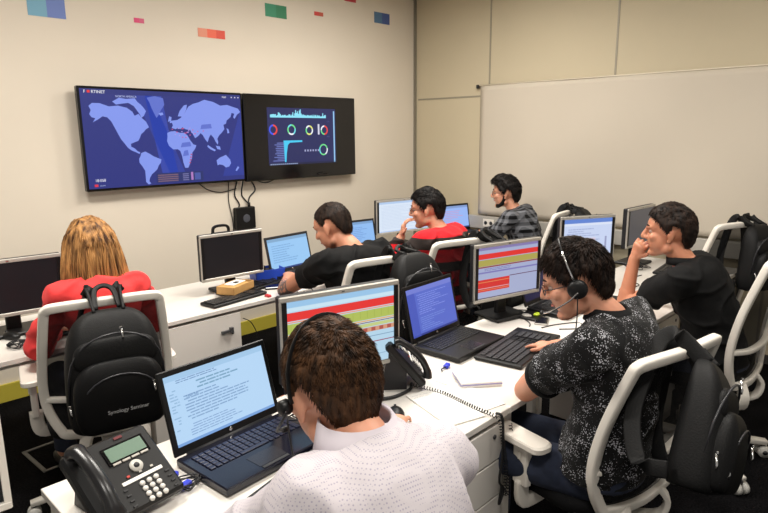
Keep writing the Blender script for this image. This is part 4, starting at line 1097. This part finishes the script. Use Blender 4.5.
    def hsurf(u, v, extra=0.):
        az = u; el = v; d = V((math.sin(az)*math.cos(el), math.cos(az)*math.cos(el), math.sin(el)))
        mk = mask(math.degrees((az+math.pi) % (2*math.pi)-math.pi), math.degrees(el))
        t = th_*(.85+.3*noise.noise(d*3+V((sd, 0, 0))))+(.010*sm(.5, 1, d.z+d.y*.4) if hairkind in ('short', 'quiff') else 0)+(.02*sm(.55, .95, d.y*.75+d.z*.66) if hairkind == 'quiff' else 0)
        t += (.003*noise.noise(d*8+V((sd, 2, 0)))+.0012*noise.noise(d*26))*(th_/.014)
        # the nape is slimmer than the skull ellipsoid
        bk = sm(.1, .7, -d.z)*sm(.1, .6, -d.y); rr = V((rad.x+.002, rad.y+.002+.012*bk, rad.z+.002+.030*bk)); k = 1-.06*sm(.15, .7, -d.z)*(1-bk)
        p = V((d.x*rr.x, d.y*rr.y, d.z*rr.z))*k
        return cr+p+d*(t+extra if mk > .5 else 0)*sm(.0, 1, mk)-d*.020*(1-mk), mk, d
    vs = []; fs = []
    for j in range(nv+1):
        v = math.radians(-75+165*j/nv)
        for i in range(nu): vs.append(Mh @ hsurf(2*math.pi*i/nu, v)[0])
    for j in range(nv):
        for i in range(nu): fs.append((j*nu+i, j*nu+(i+1) % nu, (j+1)*nu+(i+1) % nu, (j+1)*nu+i))
    b.add(vs, fs, True)
    crown = V((.01, -.06, .115))
    if hairkind != 'long':
        for q in range(tufts):
            u = R.uniform(-math.pi, math.pi); v = math.asin(R.uniform(-.75, 1)); p, mk, d = hsurf(u, v, -.001)
            if mk < .8: continue
            fl = (p-crown); fl = fl-d*fl.dot(d)
            fl = fl.normalized() if fl.length > 1e-4 else V((0, 1, 0))
            sw = d.cross(fl); fl = (fl+sw*R.uniform(-.4, .4)+V((.25, 0, 0))).normalized(); L = hairlen*R.uniform(.6, 1.2); lift = .16 if hairkind != 'crop' else .35
            p1 = p+fl*L*.5+d*L*lift*.8; p2 = p+fl*L+d*L*lift*.7; w = .0015*(hairlen/.022)**.5*(1 if tufts > 4000 else 1.3)
            sd_ = fl.cross(d).normalized()*w
            A = [p+sd_, p-sd_, p+d*w*.8]; B_ = [p1+sd_*.8, p1-sd_*.8, p1+d*w*.7]
            o = [Mh @ z for z in A+B_+[p2]]
            b.add(o, [(0, 1, 4, 3), (1, 2, 5, 4), (2, 0, 3, 5), (3, 4, 6), (4, 5, 6), (5, 3, 6)], True)
    else:
        for q in range(620):      # long locks falling over the shoulders and the upper back
            a = R.uniform(-2.75, 2.75); a = math.pi+a*.86; v = R.uniform(.05, 1.25); p, mk, d = hsurf(a, v, .0)
            hz = math.sin(a)
            r0 = .0045*R.uniform(.6, 1.2); out = V((math.sin(a), math.cos(a), 0))
            ln = R.uniform(.20, .345); k = 1.02+.18*R.random()
            p1 = p+out*.012+V((0, 0, -.03)); p2 = V((out.x*.098*k, -.012+out.y*.108*k-.0, -.02+R.uniform(-.01, .01)))
            p3 = V((out.x*.105*k+R.uniform(-.012, .012), -.02+out.y*.100*k, -.12)); p4 = V((out.x*.115*k+R.uniform(-.02, .02), min(-.03+out.y*.11*k, .02)-.0, .03-ln))
            P = [Mh @ z for z in crom([p-d*.006, p1, p2, p3, p4], 3)]
            n_ = len(P); b.tube(P, [r0*(1 if i < n_*.6 else 1-(i-n_*.6)/(n_*.4)*.85) for i in range(n_)], 4)
    ho = b.build('hair', hair, root)
    # face pieces
    def HP(name, m, *args, par=root):
        o = m.build(name, *args, par); return o
    for sx in (-1, 1):
        m = MB(); m.ell((0, 0, 0), (.0118,)*3, 16, 10); q = MB(); q.add(m.v, m.f, True, Mh @ Matrix.Translation((sx*.030, .0755, .006))); e_ = q.build('eye', EYEW, root)
        m = MB(); m.ell((0, .0, 0), (.0055, .0035, .0055), 14, 8); q = MB(); q.add(m.v, m.f, True, Mh @ Matrix.Translation((sx*.030, .0853, .003))); q.build('iris', IRIS, e_)
        m = MB(); m.tube([(sx*.014, .0965, .031), (sx*.030, .095, .037), (sx*.046, .083, .032)], [.0028, .0035, .002], 6); q = MB(); q.add(m.v, m.f, True, Mh); q.build('eyebrow', hair if hairkind != 'long' else mat('brow_brown', S(70, 48, 32), .6), root)
    m = MB(); m.tube(crom([(-.024, .088, -.056 if not face_smile else -.052), (-.012, .0965, -.058), (0, .0985, -.0585), (.012, .0965, -.058), (.024, .088, -.056 if not face_smile else -.052)], 3), [.0012]+[.0034]*11+[.0012], 6)
    q = MB(); q.add(m.v, m.f, True, Mh); q.build('lips', LIP, root)
    if beard:
        m = MB(); vs = []
        for sx in (-1, 1):
            m.cap((sx*.066, .0, -.02), (sx*.052, .02, -.075), .012, .017, 12); m.cap((sx*.052, .018, -.075), (0, .07, -.10), .018, .022, 12)
        m.cap((-.02, .094, -.042), (.02, .094, -.042), .006, .006, 10)
        q = MB(); q.add(m.v, m.f, True, Mh)
        voxelize(q, 'beard', hair, .005, 2, root, lambda p: .0015*noise.noise(p*90))
    if glasses:
        m = MB()
        for sx in (-1, 1):
            m.tube([(sx*.033+.024*math.cos(a), .104-abs(.024*math.cos(a)*.1), .004+.017*math.sin(a)) for a in [2*math.pi*k/20 for k in range(20)]], .0016, 6, closed=True)
            m.tube([(sx*.057, .102, .008), (sx*.074, .07, .008), (sx*.080, .0, .008), (sx*.080, -.015, .0)], .0017, 6)
        m.tube([(-.009, .107, .006), (0, .110, .008), (.009, .107, .006)], .0016, 6)
        q = MB(); q.add(m.v, m.f, True, Mh); g_ = q.build('glasses', mat('glasses_frame', S(26, 26, 34), .3), root)
        m = MB()
        for sx in (-1, 1): m.add([(sx*.033+.0235*math.cos(a), .104, .004+.0165*math.sin(a)) for a in [2*math.pi*k/20 for k in range(20)]], [tuple(range(20))])
        q = MB(); q.add(m.v, m.f, False, Mh); q.build('lens', mat('lens_glass', S(170, 180, 200), .05, alpha=.18), g_, fix=False)
    root['_j'] = 0; del root['_j']
    return root, Matrix.Translation((base[0], base[1], 0)) @ Matrix.Rotation(yaw, 4, 'Z') @ Mh, joints
def headset(M, label, band_tilt=-.15, silver=True, mic=True, cup=1., cy=0., bw=.010):
    t = empty('headset', (0, 0, 0), 0, label, 'headset', 'call headsets worn by the men'); t.matrix_world = M
    T = Matrix.Translation((0, -.008, .0)) @ Matrix.Rotation(band_tilt, 4, 'X')
    b = MB(); pts = [T @ V((.097*math.sin(a)*(1 if abs(math.sin(a)) < .98 else .98), 0, .012+.137*math.cos(a) if math.cos(a) > 0 else .012+.05*math.cos(a))) for a in [math.radians(-108+216*k/30) for k in range(31)]]
    b.tube(pts, 1, prof=rrect(bw, .004), up=(0, 1, 0)); b.build('headband', BLACKP, t)
    if silver:
        for sl in (slice(3, 10), slice(21, 28)):
            b = MB(); b.tube([p*1.012 for p in pts[sl]], 1, prof=rrect(.015, .005), up=(0, 1, 0)); b.build('slider', CHROME, t)
    for sx in (-1, 1):
        b = MB(); b.tube([(sx*.084, cy-.006, -.008), (sx*.090, cy-.006, -.008), (sx*.104, cy-.006, -.008), (sx*.108, cy-.006, -.008)], [.026*cup, .032*cup, .029*cup, .018*cup], 24); b.build('ear_cushion', BLACKP, t)
    if mic:
        b = MB(); b.tube(crom([(-.106, -.006, -.015), (-.105, .03, -.035), (-.090, .09, -.055), (-.06, .125, -.062)], 5), .0028, 6); m = b.build('microphone_boom', CHROME if silver else BLACKP, t)
        b = MB(); b.ell((-.055, .128, -.062), (.010, .008, .007)); b.build('microphone', BLACKP, m)
        b = MB(); b.tube(crom([(-.105, .0, -.03), (-.10, .02, -.09), (-.085, .05, -.16), (-.08, .1, -.26)], 5), .002, 5); b.build('lead', CABLE, t)
    return t
D = math.radians
BLK = cloth_mat('black_cotton', 'black', S(9, 9, 10)); BLKP = cloth_mat('black_pique', 'black', S(10, 10, 11))
HB = hair_mat('hair_dark_brown', S(16, 10, 8), S(44, 29, 20), 60); HK = hair_mat('hair_black', S(9, 8, 8), S(24, 18, 16), 60); HBR = hair_mat('hair_brown', S(30, 19, 11), S(84, 55, 32), 60)
HBL = hair_mat('hair_blond_streaked', S(66, 40, 22), S(184, 134, 80), 48, .55, .06)
# near man
_, M, _ = person((.655, .55), D(-12), 'person in a white dotted shirt with short brown hair, back view at the front desk', (.722, .88, 1.375), D(-8), D(22), 0, (.60, 1.20, .80), (1.37, 1.285, .785),
    cloth_mat('white_dotted_shirt', 'dots', S(206, 199, 204), S(172, 165, 182), 2.6), 'long', HBR, tufts=14000, vox=.0055, sh=.142, build_=.97, nboff=(-.075, -.088), elbR=(1.05, 1.0, .82), collar=cloth_mat('white_collar', 'plain', S(200, 192, 200)), hs=.98, hairlen=.02, ch_=.012, handdirR=(.8, .55, -.1))
headset(M, 'black call headset on the near man\'s brown hair', .16, False, cup=.5, cy=.026, bw=.007)
# woman
person((1.02, 2.85), D(-8), 'person in a coral red jumper with long streaked blond hair, seen from behind', (1.05, 2.93, 1.365), D(-6), D(8), 0, (.93, 3.20, .80), (1.25, 3.17, .82),
    cloth_mat('coral_jumper', 'plain', S(224, 62, 62)), 'long', HBL, hairkind='long', sh=.165, build_=.92, vox=.006, hs=1.05)
# tattooed man
TAT = mat('skin_tattooed', S(204, 140, 110), .5, sub=.1)
def add_tattoo(m, p, r):
    nt = m.node_tree; L = nt.links.new; b = nt.nodes['Principled BSDF']; tc = nt.nodes.new('ShaderNodeTexCoord')
    d = nt.nodes.new('ShaderNodeVectorMath'); d.operation = 'DISTANCE'; d.inputs[1].default_value = p; L(tc.outputs['Object'], d.inputs[0])
    lt = nt.nodes.new('ShaderNodeMath'); lt.operation = 'LESS_THAN'; lt.inputs[1].default_value = r; L(d.outputs['Value'], lt.inputs[0])
    n = nt.nodes.new('ShaderNodeTexNoise'); n.inputs['Scale'].default_value = 38; n.inputs['Detail'].default_value = 4; L(tc.outputs['Object'], n.inputs['Vector'])
    g = nt.nodes.new('ShaderNodeMath'); g.operation = 'GREATER_THAN'; g.inputs[1].default_value = .47; L(n.outputs['Fac'], g.inputs[0])
    k = nt.nodes.new('ShaderNodeMath'); k.operation = 'MULTIPLY'; L(lt.outputs[0], k.inputs[0]); L(g.outputs[0], k.inputs[1])
    x = nt.nodes.new('ShaderNodeMix'); x.data_type = 'RGBA'; L(k.outputs[0], x.inputs[0]); x.inputs[6].default_value = (*S(204, 140, 110), 1); x.inputs[7].default_value = (*S(104, 92, 92), 1); L(x.outputs[2], b.inputs['Base Color'])
add_tattoo(TAT, (-.17, .46, .80), .16)
person((2.34, 2.52), D(2), 'person in a black t-shirt, cropped dark hair and tattooed forearm, typing on a laptop', (2.23, 2.62, 1.35), D(16), D(24), 0, (2.42, 3.24, .81), (2.62, 3.10, .81), BLK, 'short', hair_mat('hair_cropped', S(24, 16, 12), S(52, 37, 28), 60),
    hairkind='crop', hairlen=.009, tufts=5000, elbL=(2.17, 2.95, .81), slv=.48, skin=TAT, hs=1.07, build_=1.05, vox=.006, sh=.2)
# red jumper
person((3.10, 2.52), D(4), 'person in a red jumper with dark stripes and glasses, chin resting on his hand', (3.17, 2.67, 1.365), D(30), D(8), D(0), (3.075, 2.80, 1.045), (3.5, 3.02, .80),
    cloth_mat('striped_jumper', 'bands', S(196, 26, 36), (S(44, 36, 34), ((1.0, 1.075), (.86, .92), (.70, .76)))), 'long', HK, elbL=(2.93, 2.92, .80), glasses=True, handdirL=(.12, -.18, 1), palmL=(-.6, .6, 0), curlL=.9, vox=.006, hs=1.06, tufts=3000)
# plaid shirt
person((4.60, 2.74), D(10), 'person in a grey and black plaid shirt with beard and glasses, near the end wall', (4.52, 2.90, 1.36), D(26), D(4), 0, (4.40, 3.17, .81), (4.76, 3.32, .81),
    cloth_mat('plaid_shirt', 'plaid', S(12, 12, 16), S(112, 114, 120)), 'long', HK, hairkind='quiff', beard=True, glasses=True, vox=.0065, tufts=3000, hs=1.06)
# headset man
_, M, _ = person((1.98, .885), D(4), 'person in a black shirt with white speckles, glasses and headset, leaning on the desk', (1.925, .985, 1.36), D(24), D(20), 0, (2.25, 1.21, .79), (2.40, 1.26, .80),
    cloth_mat('speckled_shirt', 'speckle', S(8, 8, 9), S(170, 170, 176)), 'short', HB, elbL=(1.90, 1.10, .80), glasses=True, collar=BLKP, cuffmat=BLKP, hairlen=.030, tufts=7000, vox=.0048, hs=1.07, sh=.19, build_=1.06,
    trousers=mat('jeans_blue', S(34, 42, 62), .85, nscale=40, namt=.2))
headset(M, 'black and silver call headset with microphone on the man in the speckled shirt', -.12, True)
# polo man
person((3.31, .87), D(6), 'person in a black polo shirt smiling in profile with his fist at his chin', (3.16, 1.06, 1.378), D(16), D(2), 0, (3.20, 1.235, 1.085), (3.60, 1.28, .80), BLKP, 'short', HB, skin=SKIN2,
    elbL=(3.19, 1.27, .80), curlL=2.6, handdirL=(-.1, -.35, 1), palmL=(-.9, .3, 0), collar=BLKP, hairlen=.014, tufts=5000, vox=.005, hs=1.06, sh=.19, build_=1.04, face_smile=True, slv=.52)

# ------------------------------------------------------------------ lights
LP = mat('luminaire_frame', S(225, 225, 222), .4); LG = glow((1., .95, .86), 2.6)
def luminaire(x, y, P, label):
    t = empty('ceiling_light', (x, y, HC-.03), 0, label, 'ceiling light', 'square ceiling lights')
    b = MB(); b.box((0, .31, 0), (.64, .02, .05)); b.box((0, -.31, 0), (.64, .02, .05)); b.box((.31, 0, 0), (.02, .6, .05)); b.box((-.31, 0, 0), (.02, .6, .05)); b.build('frame', LP, t)
    b = MB(); b.box((0, 0, .005), (.60, .60, .01)); b.build('diffuser', LG, t)
    l = bpy.data.lights.new('lamp', 'AREA'); l.shape = 'SQUARE'; l.size = .58; l.energy = P; l.color = (1., .95, .875)
    o = bpy.data.objects.new('lamp', l); COL.objects.link(o); o.parent = t; o.location = (0, 0, -.04)
for x, y, P, lb in ((0.2, 0.2, 21, 'square ceiling light above the photographer'), (2.2, .4, 24, 'square ceiling light above the headset man'), (3.7, .4, 8, 'square ceiling light above the empty chair'),
                (.6, 2.5, 38, 'square ceiling light above the woman'), (2.4, 2.4, 34, 'square ceiling light in the middle of the room'), (3.6, 2.9, 27, 'square ceiling light above the plaid-shirted man')):
    luminaire(x, y, P, lb)
w = bpy.data.worlds.new('world'); scn.world = w; w.use_nodes = True
w.node_tree.nodes['Background'].inputs[0].default_value = (1., .95, .88, 1); w.node_tree.nodes['Background'].inputs[1].default_value = .28
vs_ = scn.view_settings; vs_.view_transform = 'Standard'; vs_.look = 'None'; vs_.exposure = .5; vs_.gamma = 1; vs_.use_curve_mapping = False
